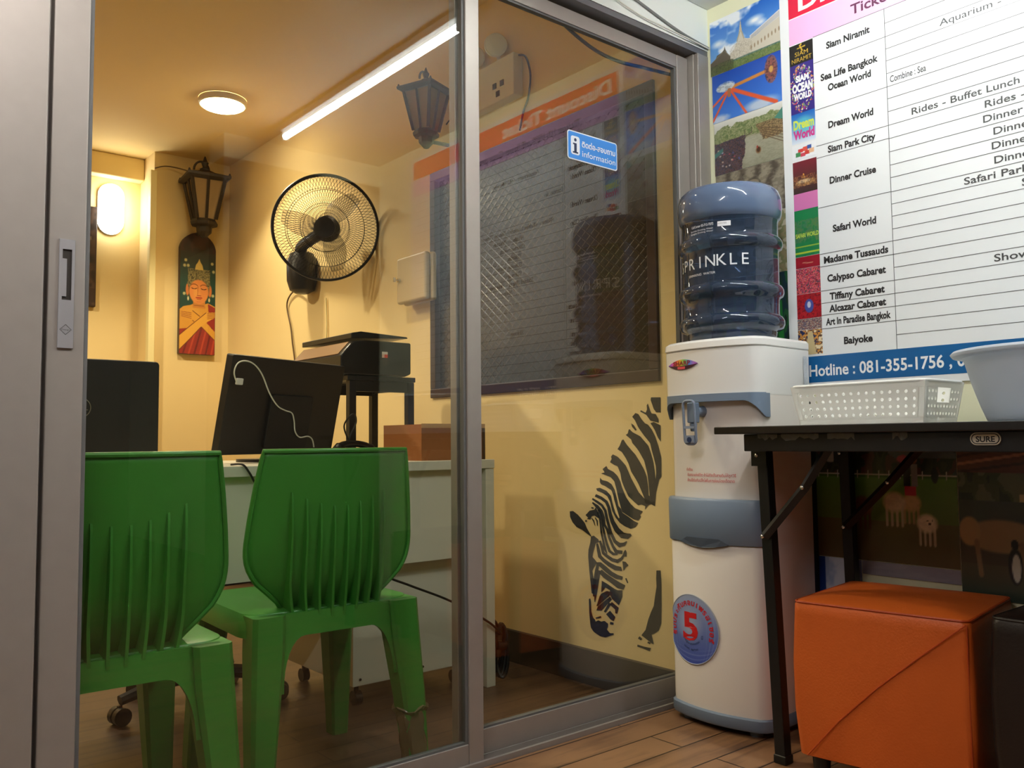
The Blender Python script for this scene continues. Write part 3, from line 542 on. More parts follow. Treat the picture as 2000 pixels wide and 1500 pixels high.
lantern(1.886, 5.20, 2.055, 0.27, 'bronze carriage lantern on the pillar above the painted board', radians(-6), (1.886, 5.35, 2.02))
lantern(1.985, 2.94, 1.995, 0.185, 'dark lantern high on the wall between the fan and the emergency light', radians(20), (WX, 2.94, 1.98))
wire('wall_cable', 'brown wire arching from the pillar trunking to the bronze lantern', [(1.62, 5.295, 2.38), (1.68, 5.30, 2.405), (1.75, 5.29, 2.405), (1.83, 5.24, 2.38), (1.86, 5.21, 2.365)], 0.004, mat('brown_wire', (96, 74, 44)))
wire('wall_cable', 'thin black wire dangling from the dark lantern across the window', [(2.03, 2.86, 2.03), (2.05, 2.84, 2.05), (2.07, 2.84, 1.95), (2.083, 2.86, 1.85), (2.083, 2.92, 1.74), (2.083, 3.03, 1.66)], 0.003, CAB_B)

# painted board under the lantern
pb = thing('painted_board', 'tall arched wooden board painted with a seated praying figure in a red robe', 'painting', (1.90, 5.35, 1.27))
PY0, PX0, PX1, PZ0, PZ1 = 5.318, 1.785, 2.005, 1.275, 2.03
HB = PZ1-PZ0
def arch(v):   # half-width factor by height
    zt = (v-0.87)/0.13
    return 1.0 if zt <= 0 else max(0.02, math.sqrt(max(0, 1-zt*zt)))*0.86+0.14*(1-zt)
out = [(PX0, PZ0)]+[(PX1, PZ0)]
cxm, hwm = (PX0+PX1)/2, (PX1-PX0)/2
for k in range(0, 21): v = 0.87+0.13*k/20; out.append((cxm+hwm*arch(v), PZ0+HB*v))
for k in range(20, -1, -1): v = 0.87+0.13*k/20; out.append((cxm-hwm*arch(v), PZ0+HB*v))
bm = bmesh.new(); prism(bm, out, lambda p: (p[0], PY0, p[1]), lambda p: (p[0], 5.35, p[1])); obj('board', bm, DWOOD, pb)
cv = Canvas(110, 340, (28, 66, 58)); u, v = cv.u, cv.v; SK, SK2, LN = (212, 150, 56), (226, 140, 70), (112, 54, 28)
cv.grad(0.55, 1.0, (30, 74, 64), (70, 42, 36)); cv.speck((v > 0.84)*0.6, [(84, 52, 44), (52, 40, 36), (70, 34, 30)], 5, 2)
for a, b_ in ((0.15, 0.765), (0.12, 0.72), (0.22, 0.722), (0.9, 0.755), (0.94, 0.69), (0.12, 0.49), (0.93, 0.49)): cv.ell(a, b_, 0.055, 0.017, (205, 196, 140), 0.9, 0.5)
cv.poly([(0, 0), (1, 0), (1, 0.40), (0.80, 0.425), (0.66, 0.41), (0.36, 0.41), (0.30, 0.40), (0.10, 0.385), (0, 0.36)], SK)
cv.ell(0.35, 0.33, 0.3, 0.06, (228, 172, 78), 0.7, 0.8)
cv.poly([(0.79, 0.42), (1, 0.39), (1, 0), (0, 0), (0.0, 0.20), (0.22, 0.21), (0.45, 0.24), (0.70, 0.24), (0.82, 0.32)], (150, 46, 38))
for k in range(7): cv.line((0.10+0.16*k, 0.0), (0.34+0.14*k, 0.22), 0.030, (188, 70, 48) if k % 2 else (104, 30, 32), 0.9)
cv.poly([(1.0, 0.12), (1.0, 0.19), (0.80, 0.25), (0.62, 0.30), (0.36, 0.355), (0.10, 0.355), (0.04, 0.335), (0.10, 0.30), (0.36, 0.275), (0.62, 0.225)], (218, 156, 58))
cv.line((1, 0.12), (0.62, 0.225), 0.012, LN); cv.line((0.62, 0.225), (0.36, 0.275), 0.012, LN); cv.line((0.62, 0.30), (0.36, 0.355), 0.012, LN)
for k in range(4): cv.line((0.05, 0.342-0.012*k), (0.32, 0.335-0.015*k), 0.012, (160, 92, 44))
cv.poly([(0, 0.03), (0, 0.15), (0.28, 0.225), (0.52, 0.30), (0.74, 0.345), (1.0, 0.355), (1.0, 0.31), (0.80, 0.275), (0.60, 0.225), (0.30, 0.125)], (226, 166, 64))
cv.line((0, 0.03), (0.30, 0.125), 0.014, LN); cv.line((0.30, 0.125), (0.60, 0.225), 0.014, LN); cv.line((0, 0.15), (0.28, 0.225), 0.012, LN); cv.line((0.28, 0.225), (0.74, 0.345), 0.012, LN)
for k in range(4): cv.line((0.78, 0.338-0.014*k), (1.0, 0.348-0.012*k), 0.012, (160, 92, 44))
cv.poly([(0.36, 0.38), (0.72, 0.38), (0.70, 0.46), (0.38, 0.46)], (200, 128, 52))
for cx in (0.21, 0.845): cv.ell(cx, 0.525, 0.06, 0.058, (212, 122, 62), 1, 0.3); cv.ell(cx+(0.02 if cx < 0.5 else -0.02), 0.452, 0.032, 0.022, (216, 204, 160), 1, 0.4)
cv.ell(0.53, 0.535, 0.315, 0.095, (104, 96, 62)); cv.poly([(0.20, 0.57), (0.86, 0.57), (0.82, 0.645), (0.68, 0.695), (0.38, 0.695), (0.24, 0.645)], (104, 96, 62))
cv.speck(((v > 0.55) & (v < 0.70) & (np.abs(u-0.53) < 0.31))*0.9, [(74, 70, 46), (150, 138, 88), (104, 96, 60)], 20, 3)
cv.ell(0.53, 0.513, 0.29, 0.106, SK2, 1, 0.12); cv.ell(0.46, 0.50, 0.15, 0.075, (236, 170, 84), 0.7, 0.8)
cv.poly([(0.41, 0.695), (0.65, 0.695), (0.62, 0.735), (0.57, 0.755), (0.53, 0.785), (0.49, 0.755), (0.44, 0.735)], (216, 186, 100))
for s in (-1, 1):
    c0 = 0.53+s*0.135
    for k in range(6):
        a0, a1 = pi*(0.12+0.13*k), pi*(0.25+0.13*k); cv.line((c0+0.10*cos(a0), 0.556+0.018*sin(a0)), (c0+0.10*cos(a1), 0.556+0.018*sin(a1)), 0.011, LN)
        cv.line((c0-0.075*cos(a0), 0.545-0.010*sin(a0)), (c0-0.075*cos(a1), 0.545-0.010*sin(a1)), 0.013, (70, 34, 22))
cv.line((0.50, 0.556), (0.495, 0.49), 0.010, (164, 84, 40)); cv.line((0.485, 0.482), (0.585, 0.482), 0.014, (160, 74, 38)); cv.line((0.455, 0.464), (0.61, 0.464), 0.020, (176, 56, 40)); cv.line((0.48, 0.452), (0.59, 0.452), 0.010, (150, 64, 36)); cv.line((0.47, 0.43), (0.60, 0.43), 0.008, (190, 108, 54))
cv.line((0.40, 0.40), (0.68, 0.40), 0.010, (150, 84, 36))
print_mesh('painting', cv, lambda uu, vv: (cxm+(uu-0.5)*2*hwm*arch(vv)*0.99, PY0-0.0015, PZ0+HB*vv), PAINTED, pb)

# dark board further left
db_ = thing('carved_board', 'dark brown carved board on the back wall behind the oval lamp', 'plaque', (1.33, 5.62, 1.55))
obj('board', B((1.10, 1.378, 5.585, 5.619, 1.555, 2.165)), DWOOD, db_, bevel=0.004)
cv = Canvas(40, 80, (64, 46, 38)); cv.speck(np.ones_like(cv.u), [(48, 34, 28), (78, 58, 48), (58, 40, 34)], 5, 2); cv.rect(0.6, 0.9, 0.66, 0.70, (120, 100, 80)); cv.rect(0.6, 0.95, 0.44, 0.5, (34, 26, 22))
print_mesh('relief', cv, lambda uu, vv: (1.11+0.26*uu, 5.583, 1.565+0.59*vv), PAINTED, db_)

# ---- lamps of the office
dl = thing('downlight', 'round warm downlight glowing in the office ceiling', 'ceiling light', (1.653, 4.317, 2.5))
LC = (1.653, 4.317, 0)
bm = bmesh.new(); lathe(bm, [(0.118, 2.4995), (0.120, 2.494), (0.118, 2.472), (0.112, 2.468), (0.106, 2.470), (0.106, 2.478)], LC, capb=False, capt=False); obj('trim_ring', bm, mat('white_lamp_ring', (240, 228, 200)), dl, smooth=True)
bm = bmesh.new(); lathe(bm, [(0.1055, 2.470), (0.100, 2.461), (0.08, 2.453), (0.05, 2.449), (0.001, 2.447)], LC, capb=False); obj('diffuser', bm, emis('warm_lamp_glow', (1.0, 0.80, 0.50), L_DOWN), dl, smooth=True)
def beam(x, y, wt, size=radians(112)):
    l = bpy.data.lights.new('downlight_beam', 'SPOT'); l.energy = wt; l.color = (1.0, 0.82, 0.57); l.spot_size = size; l.spot_blend = 0.4; l.shadow_soft_size = 0.06
    o = bpy.data.objects.new('downlight_beam', l); o.location = (x, y, 2.44); COL.objects.link(o)
beam(1.653, 4.317, W_DOWN*1.15, radians(126))
beam(0.2, 4.3, W_DOWN*1.6, radians(146)); beam(0.15, 2.7, W_DOWN*0.6); beam(0.95, 2.6, W_DOWN*0.8)
ol = thing('bulkhead_lamp', 'glowing white oval bulkhead lamp on the back wall of the office', 'wall lamp', (1.395, 5.61, 2.13))
OX, OZ, OW, OH = 1.455, 2.168, 0.071, 0.152
def stadium(wd, ht, n=14):
    return [(wd*cos(pi*k/n), (ht-wd)+wd*sin(pi*k/n)) for k in range(n+1)]+[(-wd*cos(pi*k/n), -(ht-wd)-wd*sin(pi*k/n)) for k in range(n+1)]
bm = bmesh.new(); loft(bm, [[(OX+x*k, yy, OZ+z*k) for x, z in stadium(OW, OH)] for k, yy in ((1.04, 5.619), (1.04, 5.60))]); obj('base', bm, WHITE, ol)
bm = bmesh.new(); loft(bm, [[(OX+x*k, yy, OZ+z*k) for x, z in stadium(OW, OH)] for k, yy in ((1, 5.60), (1, 5.575), (0.93, 5.555), (0.75, 5.545))]); obj('diffuser', bm, emis('white_lamp_glow', (1.0, 0.97, 0.90), L_PILL), ol, smooth=True)

# ---- wall fan
fan = thing('wall_fan', 'black wall fan with round wire guard beside the painted board pillar', 'fan', (2.05, 4.18, 1.6))
FC = Vector((1.885, 3.63, 1.728)); FN = Vector((-0.50, -0.84, -0.20)).normalized(); FR = 0.242
fu = FN.cross(Vector((0, 0, 1))).normalized(); fv = fu.cross(FN).normalized()
def fp(r, a, d): return FC+fu*(r*cos(a))+fv*(r*sin(a))+FN*d
bm = bmesh.new()
for d, rr in ((0.012, 0.0065), (-0.012, 0.0065)): tube(bm, [fp(FR, 2*pi*k/64, d) for k in range(64)], rr, 6, closed=True)
obj('guard_rim', bm, BLACK, fan, smooth=True)
for sgn, nm in ((1, 'front_guard'), (-1, 'rear_guard')):
    bm = bmesh.new(); nsp = 92
    for k in range(nsp):
        a0 = 2*pi*k/nsp; pts = []
        for j in range(8):
            t = j/7; r = 0.045+(FR-0.045)*t; pts.append(fp(r, a0+sgn*0.35*t, sgn*(0.012+0.065*(1-t**2.2))))
        tube(bm, pts, 0.0011, 3, cap=False)
    for r in (0.11, 0.18): tube(bm, [fp(r, 2*pi*k/48, sgn*(0.012+0.065*(1-((r-0.045)/(FR-0.045))**2.2))) for k in range(48)], 0.0014, 3, closed=True)
    obj(nm, bm, BLACK, fan)
bm = bmesh.new(); lathe(bm, [(0.047, 0.068), (0.047, 0.080), (0.04, 0.084), (0.001, 0.085)], capb=True, M=Matrix.Translation(FC) @ Matrix((fu, fv, FN)).transposed().to_4x4(), seg=28); obj('centre_badge', bm, BLACK, fan, smooth=True)
for k in range(3):
    bm = bmesh.new(); rows = []
    for j in range(7):
        t = j/6; r = 0.04+0.165*t; wd = 0.035+0.075*sin(pi*min(1, t*0.8+0.12)); a = 2*pi*k/3+0.25*t
        rows.append([fp(r, a+(q-0.5)*wd/max(r, 0.05)*1.0, (q-0.5)*0.05) for q in (0, 0.33, 0.66, 1)])
    R_ = [[bm.verts.new(p) for p in r] for r in rows]
    for A_, C_ in zip(R_, R_[1:]):
        for q in range(3): bm.faces.new((A_[q], A_[q+1], C_[q+1], C_[q]))
    o_ = obj('blade', bm, mat('smoky_translucent_blade', (72, 62, 48), rough=0.3, alpha=0.28), fan, smooth=True)
    md = o_.modifiers.new('thick', 'SOLIDIFY'); md.thickness = 0.002
bm = bmesh.new(); Mf = Matrix.Translation(FC) @ Matrix((fu, fv, FN)).transposed().to_4x4()
lathe(bm, [(0.02, -0.20), (0.05, -0.195), (0.062, -0.17), (0.062, -0.09), (0.05, -0.075), (0.02, -0.07)], M=Mf, seg=28); cyl(bm, fp(0, 0, -0.08), fp(0, 0, 0.06), 0.012); lathe(bm, [(0.04, -0.03), (0.042, 0.02), (0.03, 0.03)], M=Mf, seg=24)
obj('motor', bm, BLACK, fan, smooth=True)
bm = bmesh.new(); mb = Vector((2.035, 4.18, 1.635))
lathe(bm, [(0.035, -0.125), (0.062, -0.11), (0.078, -0.06), (0.080, 0.04), (0.060, 0.085), (0.03, 0.10)], mb, seg=24)
tube(bm, spline([mb+Vector((-0.01, -0.02, 0.06)), mb+Vector((-0.03, -0.06, 0.11)), fp(0, 0, -0.15)], 6), 0.03, 10)
obj('mount', bm, BLACK, fan, smooth=True)
bm = bmesh.new(); tube(bm, spline([(2.07, 4.22, 1.53), (2.085, 4.36, 1.56), (2.088, 4.47, 1.50), (2.088, 4.42, 1.36), (2.088, 4.40, 1.28), (2.088, 4.36, 1.10), (2.088, 4.36, 0.70)], 8), 0.0045, 5); obj('power_cord', bm, mat('brown_wire', (96, 74, 44)), fan, smooth=True)
wire('wall_cable', 'cream wire running down the wall behind the printer', [(2.092, 4.02, 1.47), (2.092, 4.01, 1.3), (2.092, 4.03, 1.1), (2.092, 4.03, 0.7)], 0.004, mat('cream_cable_trunking', (240, 226, 170)))

# ================================================================== OFFICE FURNITURE
DW = mat('white_laminate', (214, 208, 190), rough=0.45, noise=0.03)
desk = thing('desk', 'white laminate office desk behind the two green chairs', 'desk', (1.0, 2.6, ZF))
DX0, DX1, DY0, DY1, DZ = 0.10, 1.842, 2.32, 3.12, 0.666
obj('desk_top', B((DX0, DX1, DY0, DY1, DZ-0.030, DZ)), DW, desk, bevel=0.002)
for x in (DX1-0.036, DX0): obj('leg', B((x, x+0.036, DY0+0.004, DY0+0.05, ZF, DZ-0.031), (x+0.004, x+0.032, DY0+0.05, DY1-0.05, 0.30, DZ-0.031), (x, x+0.036, DY1-0.05, DY1-0.004, ZF, DZ-0.031)), DW, desk, bevel=0.0015)
obj('modesty_panel', B((DX0+0.037, DX1-0.037, DY0+0.03, DY0+0.046, 0.345, DZ-0.031)), DW, desk)
ped = thing('drawer_pedestal', 'white drawer pedestal standing under the office desk', 'drawer unit', (1.57, 2.62, ZF))
obj('body', B((1.345, 1.80, 2.40, 2.85, -0.02, 0.338)), DW, ped, bevel=0.002)
bm = bmesh.new()
for x in (1.37, 1.60, 1.75):
    b2 = bmesh.new(); cyl(b2, (x, 2.399, 0.0), (x, 2.3965, 0.0), 0.004, seg=10); obj('screw_cap', b2, BLACK, ped)
bm.free()
for x in (1.385, 1.765):
    for y in (2.45, 2.81):
        bm = bmesh.new(); cyl(bm, (x-0.012, y, ZF+0.022), (x+0.012, y, ZF+0.022), 0.022, seg=16); cyl(bm, (x, y, ZF+0.022), (x, y, -0.0205), 0.008, seg=8); obj('caster', bm, BLACK, ped, smooth=True)

# office chair behind the desk, mostly hidden
oc = thing('office_chair', 'black wheeled office chair tucked behind the white desk', 'office chair', (1.13, 2.78, ZF))
bm = bmesh.new(); cxy = Vector((1.13, 2.78, 0))
cyl(bm, cxy+Vector((0, 0, ZF+0.07)), cxy+Vector((0, 0, 0.30)), 0.028); obj('gas_lift', bm, BLACK, oc, smooth=True)
for k in range(5):
    a = 2*pi*k/5-0.45; d = Vector((cos(a), sin(a), 0)); bm = bmesh.new()
    tube(bm, [cxy+Vector((0, 0, ZF+0.10)), cxy+d*0.13+Vector((0, 0, ZF+0.095)), cxy+d*0.25+Vector((0, 0, ZF+0.07))], [0.028, 0.022, 0.016], 8); sp = obj('base_arm', bm, BLACK, oc, smooth=True)
    bm = bmesh.new(); t_ = Vector((-d.y, d.x, 0)); c_ = cxy+d*0.25+Vector((0, 0, ZF+0.026))
    for s in (-1, 1): cyl(bm, c_+t_*s*0.004, c_+t_*s*0.024, 0.026, seg=18)
    cyl(bm, c_, c_+Vector((0, 0, 0.03)), 0.008, seg=8); obj('caster', bm, BLACK, sp, smooth=True)
obj('seat', B((0.91, 1.35, 2.56, 3.0, 0.30, 0.37)), BLACK, oc, bevel=0.03, seg=4)
obj('backrest', B((0.93, 1.33, 3.15, 3.20, 0.42, 0.66)), BLACK, oc, bevel=0.022, seg=4)
bm = bmesh.new(); tube(bm, spline([(1.13, 2.9, 0.29), (1.13, 3.19, 0.28), (1.13, 3.225, 0.40), (1.13, 3.195, 0.52)], 5), 0.018, 8); obj('back_support', bm, BLACK, oc, smooth=True)

oc.location.x -= 0.12
# monitors
SCRB = mat('matt_black_monitor_back', (26, 23, 21), rough=0.5)
m1 = thing('monitor', 'black monitor seen from the back, with a round badge, left on the white desk', 'monitor', (0.61, 2.70, DZ))
bm = bmesh.new(); prism(bm, rrect(0.395, 0.825, 0.685, 0.970, 0.012), lambda p: (p[0], 2.62, p[1]), lambda p: (p[0], 2.655, p[1])); obj('housing', bm, SCRB, m1, bevel=0.004)
obj('screen', B((0.402, 0.818, 2.656, 2.660, 0.695, 0.962)), mat('black_screen_glass', (10, 10, 12), rough=0.1), m1)
bm = bmesh.new(); tube(bm, [(0.612+0.027*cos(2*pi*k/40), 2.6185, 0.832+0.027*sin(2*pi*k/40)) for k in range(40)], 0.0013, 5, closed=True)
put_text(bm, 'DELL', lambda u, v: Vector((0.612+u, 2.6185, 0.825+v)), width=0.040, height=0.014, bold=0.02); obj('badge', bm, mat('silver_badge', (130, 122, 108), rough=0.4), m1)
obj('stand', B((0.56, 0.66, 2.66, 2.69, DZ+0.012, 0.82), (0.50, 0.72, 2.60, 2.80, DZ, DZ+0.012)), BLACK, m1, bevel=0.004)
m2 = thing('monitor', 'black monitor seen from the back, turned and tilted, with a white cable draped over it', 'monitor', (1.29, 2.80, DZ))
az = radians(68); hd_ = Vector((sin(az), cos(az), 0)); nb_ = Vector((cos(az), -sin(az), 0)); tl = Vector((1.03, 2.575, 1.0))
upv = (nb_*sin(radians(12))+Vector((0, 0, 1))*cos(radians(12))); nrm = (nb_*cos(radians(12))-Vector((0, 0, 1))*sin(radians(12)))
def mp_(u, v, d): return tl+hd_*u+upv*(v-0.315)+nrm*d
bm = bmesh.new(); prism(bm, rrect(0, 0.53, 0, 0.315, 0.006), lambda p: mp_(p[0], p[1], 0), lambda p: mp_(p[0], p[1], -0.03)); obj('housing', bm, SCRB, m2, bevel=0.003)
bm = bmesh.new(); prism(bm, rrect(0.18, 0.38, 0.02, 0.20, 0.01), lambda p: mp_(p[0], p[1], 0.012), lambda p: mp_(p[0], p[1], -0.002)); obj('vent_cover', bm, mat('black_ribbed_cover', (18, 17, 17), rough=0.6), m2, bevel=0.003)
bm = bmesh.new(); prism(bm, rrect(0.008, 0.522, 0.008, 0.307, 0.004), lambda p: mp_(p[0], p[1], -0.0305), lambda p: mp_(p[0], p[1], -0.033)); obj('screen', bm, mat('black_screen_glass', (10, 10, 12)), m2)
bm = bmesh.new(); tube(bm, [mp_(0.27, 0.10, -0.034), Vector((1.235, 2.79, 0.70)), Vector((1.235, 2.79, DZ+0.006))], 0.018, 10); cyl(bm, (1.235, 2.79, DZ), (1.235, 2.79, DZ+0.01), 0.10, seg=32); obj('stand', bm, BLACK, m2, smooth=True)
# white charging cable on the monitor back
pts = [mp_(a, b_, 0.016) for a, b_ in ((0.012, 0.235), (-0.002, 0.262), (0.006, 0.290), (0.035, 0.300), (0.075, 0.292), (0.115, 0.262), (0.16, 0.205), (0.205, 0.165), (0.245, 0.150), (0.278, 0.142), (0.295, 0.115), (0.308, 0.08), (0.335, 0.06), (0.375, 0.063), (0.40, 0.052), (0.415, 0.025))]
wc = thing('charging_cable', 'thin white charging cable looped over the tilted black monitor', 'cable', tuple(pts[0]))
bm = bmesh.new(); tube(bm, spline(pts, 6), 0.0023, 6); obj('cord', bm, CAB_W, wc, smooth=True)
bm = bmesh.new(); p0 = mp_(0.014, 0.236, 0.016); M = Matrix.Translation(p0) @ Matrix((hd_, nrm, upv)).transposed().to_4x4(); box(bm, -0.002, 0.024, -0.004, 0.004, -0.011, 0.009, M); obj('plug', bm, mat('white_plug', (215, 212, 205), rough=0.4), wc, bevel=0.002)

# printer stand and printer
ps = thing('printer_stand', 'black open metal stand on the desk carrying the printer', 'stand', (1.71, 2.95, DZ))
obj('shelf', B((1.545, 1.838, 2.80, 3.10, 0.955, 0.973)), BLACKM, ps, bevel=0.002)
for x in (1.555, 1.806):
    for y in (2.803, 3.07): obj('leg', B((x, x+0.028, y, y+0.028, DZ, 0.954)), BLACKM, ps, bevel=0.002)
for b_ in ((1.583, 1.806, 2.808, 2.824, 0.915, 0.954), (1.583, 1.806, 3.074, 3.09, 0.915, 0.954), (1.808, 1.83, 2.831, 3.07, 0.925, 0.954)): obj('brace_rail', B(b_), BLACKM, ps)
pr_ = thing('printer', 'black inkjet printer with raised scanner lid on the metal stand', 'printer', (1.68, 2.95, 0.973))
prof = [(1.515, 0.985), (1.515, 1.045), (1.565, 1.098), (1.62, 1.105), (1.815, 1.105), (1.815, 0.985), (1.79, 0.975), (1.53, 0.975)]
bm = bmesh.new(); prism(bm, prof, lambda p: (p[0], 2.795, p[1]), lambda p: (p[0], 3.20, p[1])); obj('body', bm, mat('gloss_black_printer', (22, 20, 18), rough=0.3), pr_, bevel=0.006)
bm = bmesh.new(); nn = Vector((-0.053, 0, 0.05)).normalized()
a_, b_ = Vector((1.518, 0, 1.048)), Vector((1.562, 0, 1.095)); prism(bm, [(2.82, 0), (3.18, 0), (3.18, 1), (2.82, 1)], lambda p: Vector((a_.x+(b_.x-a_.x)*p[1], p[0], a_.z+(b_.z-a_.z)*p[1]))+nn*0.003, lambda p: Vector((a_.x+(b_.x-a_.x)*p[1], p[0], a_.z+(b_.z-a_.z)*p[1]))); obj('control_panel', bm, mat('bronze_control_panel', (140, 104, 62), rough=0.35), pr_)
bm = bmesh.new(); prism(bm, [(1.56, 1.108), (1.56, 1.128), (1.60, 1.136), (1.80, 1.128), (1.805, 1.122), (1.62, 1.112)], lambda p: (p[0], 2.80, p[1]), lambda p: (p[0], 3.20, p[1])); obj('scanner_lid', bm, mat('gloss_black_printer', (22, 20, 18)), pr_, bevel=0.003)
cv = Canvas(16, 40, (40, 34, 30)); cv.rect(0, 1, 0.78, 1, (226, 214, 200)); cv.rect(0, 0.45, 0.55, 0.8, (220, 180, 160)); cv.rect(0.45, 1, 0.55, 0.8, (214, 60, 44)); cv.rect(0, 1, 0, 0.5, (56, 48, 42))
print_mesh('sticker', cv, lambda u, v: (1.685+0.025*u, 2.7935, 1.015+0.05*v), PAINTED, pr_)
bx = thing('document_box', 'orange brown open cardboard document box on the right end of the desk', 'box', (1.71, 2.48, DZ))
BXM = mat('orange_brown_board', (150, 92, 48), rough=0.6); bx0, bx1, by0, by1, bz1 = 1.575, 1.835, 2.365, 2.60, 0.785
obj('box_body', B((bx0, bx1, by0, by0+0.004, DZ, bz1), (bx0, bx1, by1-0.004, by1, DZ, bz1), (bx0, bx0+0.004, by0+0.004, by1-0.004, DZ, bz1), (bx1-0.004, bx1, by0+0.004, by1-0.004, DZ, bz1), (bx0+0.004, bx1-0.004, by0+0.004, by1-0.004, DZ, DZ+0.004)), BXM, bx)
obj('rim_strip', B((bx0-0.001, bx1+0.001, by0-0.001, by0, bz1-0.012, bz1+0.002)), mat('pale_brown_edging', (196, 150, 100), rough=0.6), bx)
obj('binding_tape', B((bx1-0.011, bx1+0.001, by0-0.0012, by0, DZ+0.0, bz1-0.012)), mat('dark_brown_tape', (70, 48, 30), rough=0.5), bx)
wire('cable_loop', 'tangle of thin black cable beside the printer stand', [(1.535, 2.77, DZ+0.004), (1.53, 2.76, 0.74), (1.56, 2.765, 0.80), (1.54, 2.75, 0.83), (1.51, 2.76, 0.79), (1.53, 2.77, 0.74), (1.545, 2.76, 0.70), (1.52, 2.75, DZ+0.004)], 0.003, CAB_B)
ph = thing('desk_phone', 'small black corded phone low on the desk behind the right green chair', 'telephone', (1.42, 2.55, DZ))
obj('phone_base', B((1.32, 1.47, 2.46, 2.64, DZ, DZ+0.03)), BLACK, ph, bevel=0.01)
bm = bmesh.new(); tube(bm, spline([(1.32, 2.46, DZ+0.038), (1.345, 2.47, DZ+0.054), (1.40, 2.49, DZ+0.058), (1.455, 2.51, DZ+0.05), (1.48, 2.52, DZ+0.036)], 5), [0.016]*4+[0.011]*13+[0.016]*4, 10); obj('handset', bm, BLACK, ph, smooth=True)
wire('desk_cable', 'black cable drooping over the front edge of the white desk', [(0.94, 2.36, DZ+0.004), (0.955, 2.316, DZ+0.004), (0.975, 2.313, 0.645), (1.0, 2.325, 0.615), (1.05, 2.34, 0.600), (1.12, 2.343, 0.59), (1.3, 2.343, 0.60)], 0.003, CAB_B)
wire('desk_cable', 'black cable slanting down under the desk to the right', [(1.30, 2.312, 0.40), (1.40, 2.312, 0.325), (1.50, 2.312, 0.28), (1.65, 2.312, 0.215), (1.80, 2.312, 0.13), (1.86, 2.314, 0.08)], 0.004, CAB_B)
cb = thing('cable_bundle', 'bundle of black cable tied up beside the right desk leg', 'cable', (1.875, 2.35, -0.06))
for k in range(4):
    bm = bmesh.new(); o_ = 0.006*k
    tube(bm, [Vector((1.872+0.022*cos(2*pi*j/24)+o_, 2.35+0.015*sin(2*pi*j/24)*(k-1.5), 0.02+0.085*sin(2*pi*j/24+0.2*k)-0.3*o_)) for j in range(24)], 0.006, 6, closed=True); obj('coil', bm, CAB_B, cb, smooth=True)
bm = bmesh.new(); cyl(bm, (1.866, 2.35, 0.035), (1.905, 2.35, 0.03), 0.016, seg=10); tube(bm, spline([(1.84, 2.33, 0.125), (1.86, 2.34, 0.11), (1.88, 2.35, 0.07)], 5), 0.005, 6); obj('tie', bm, CAB_B, cb, smooth=True)

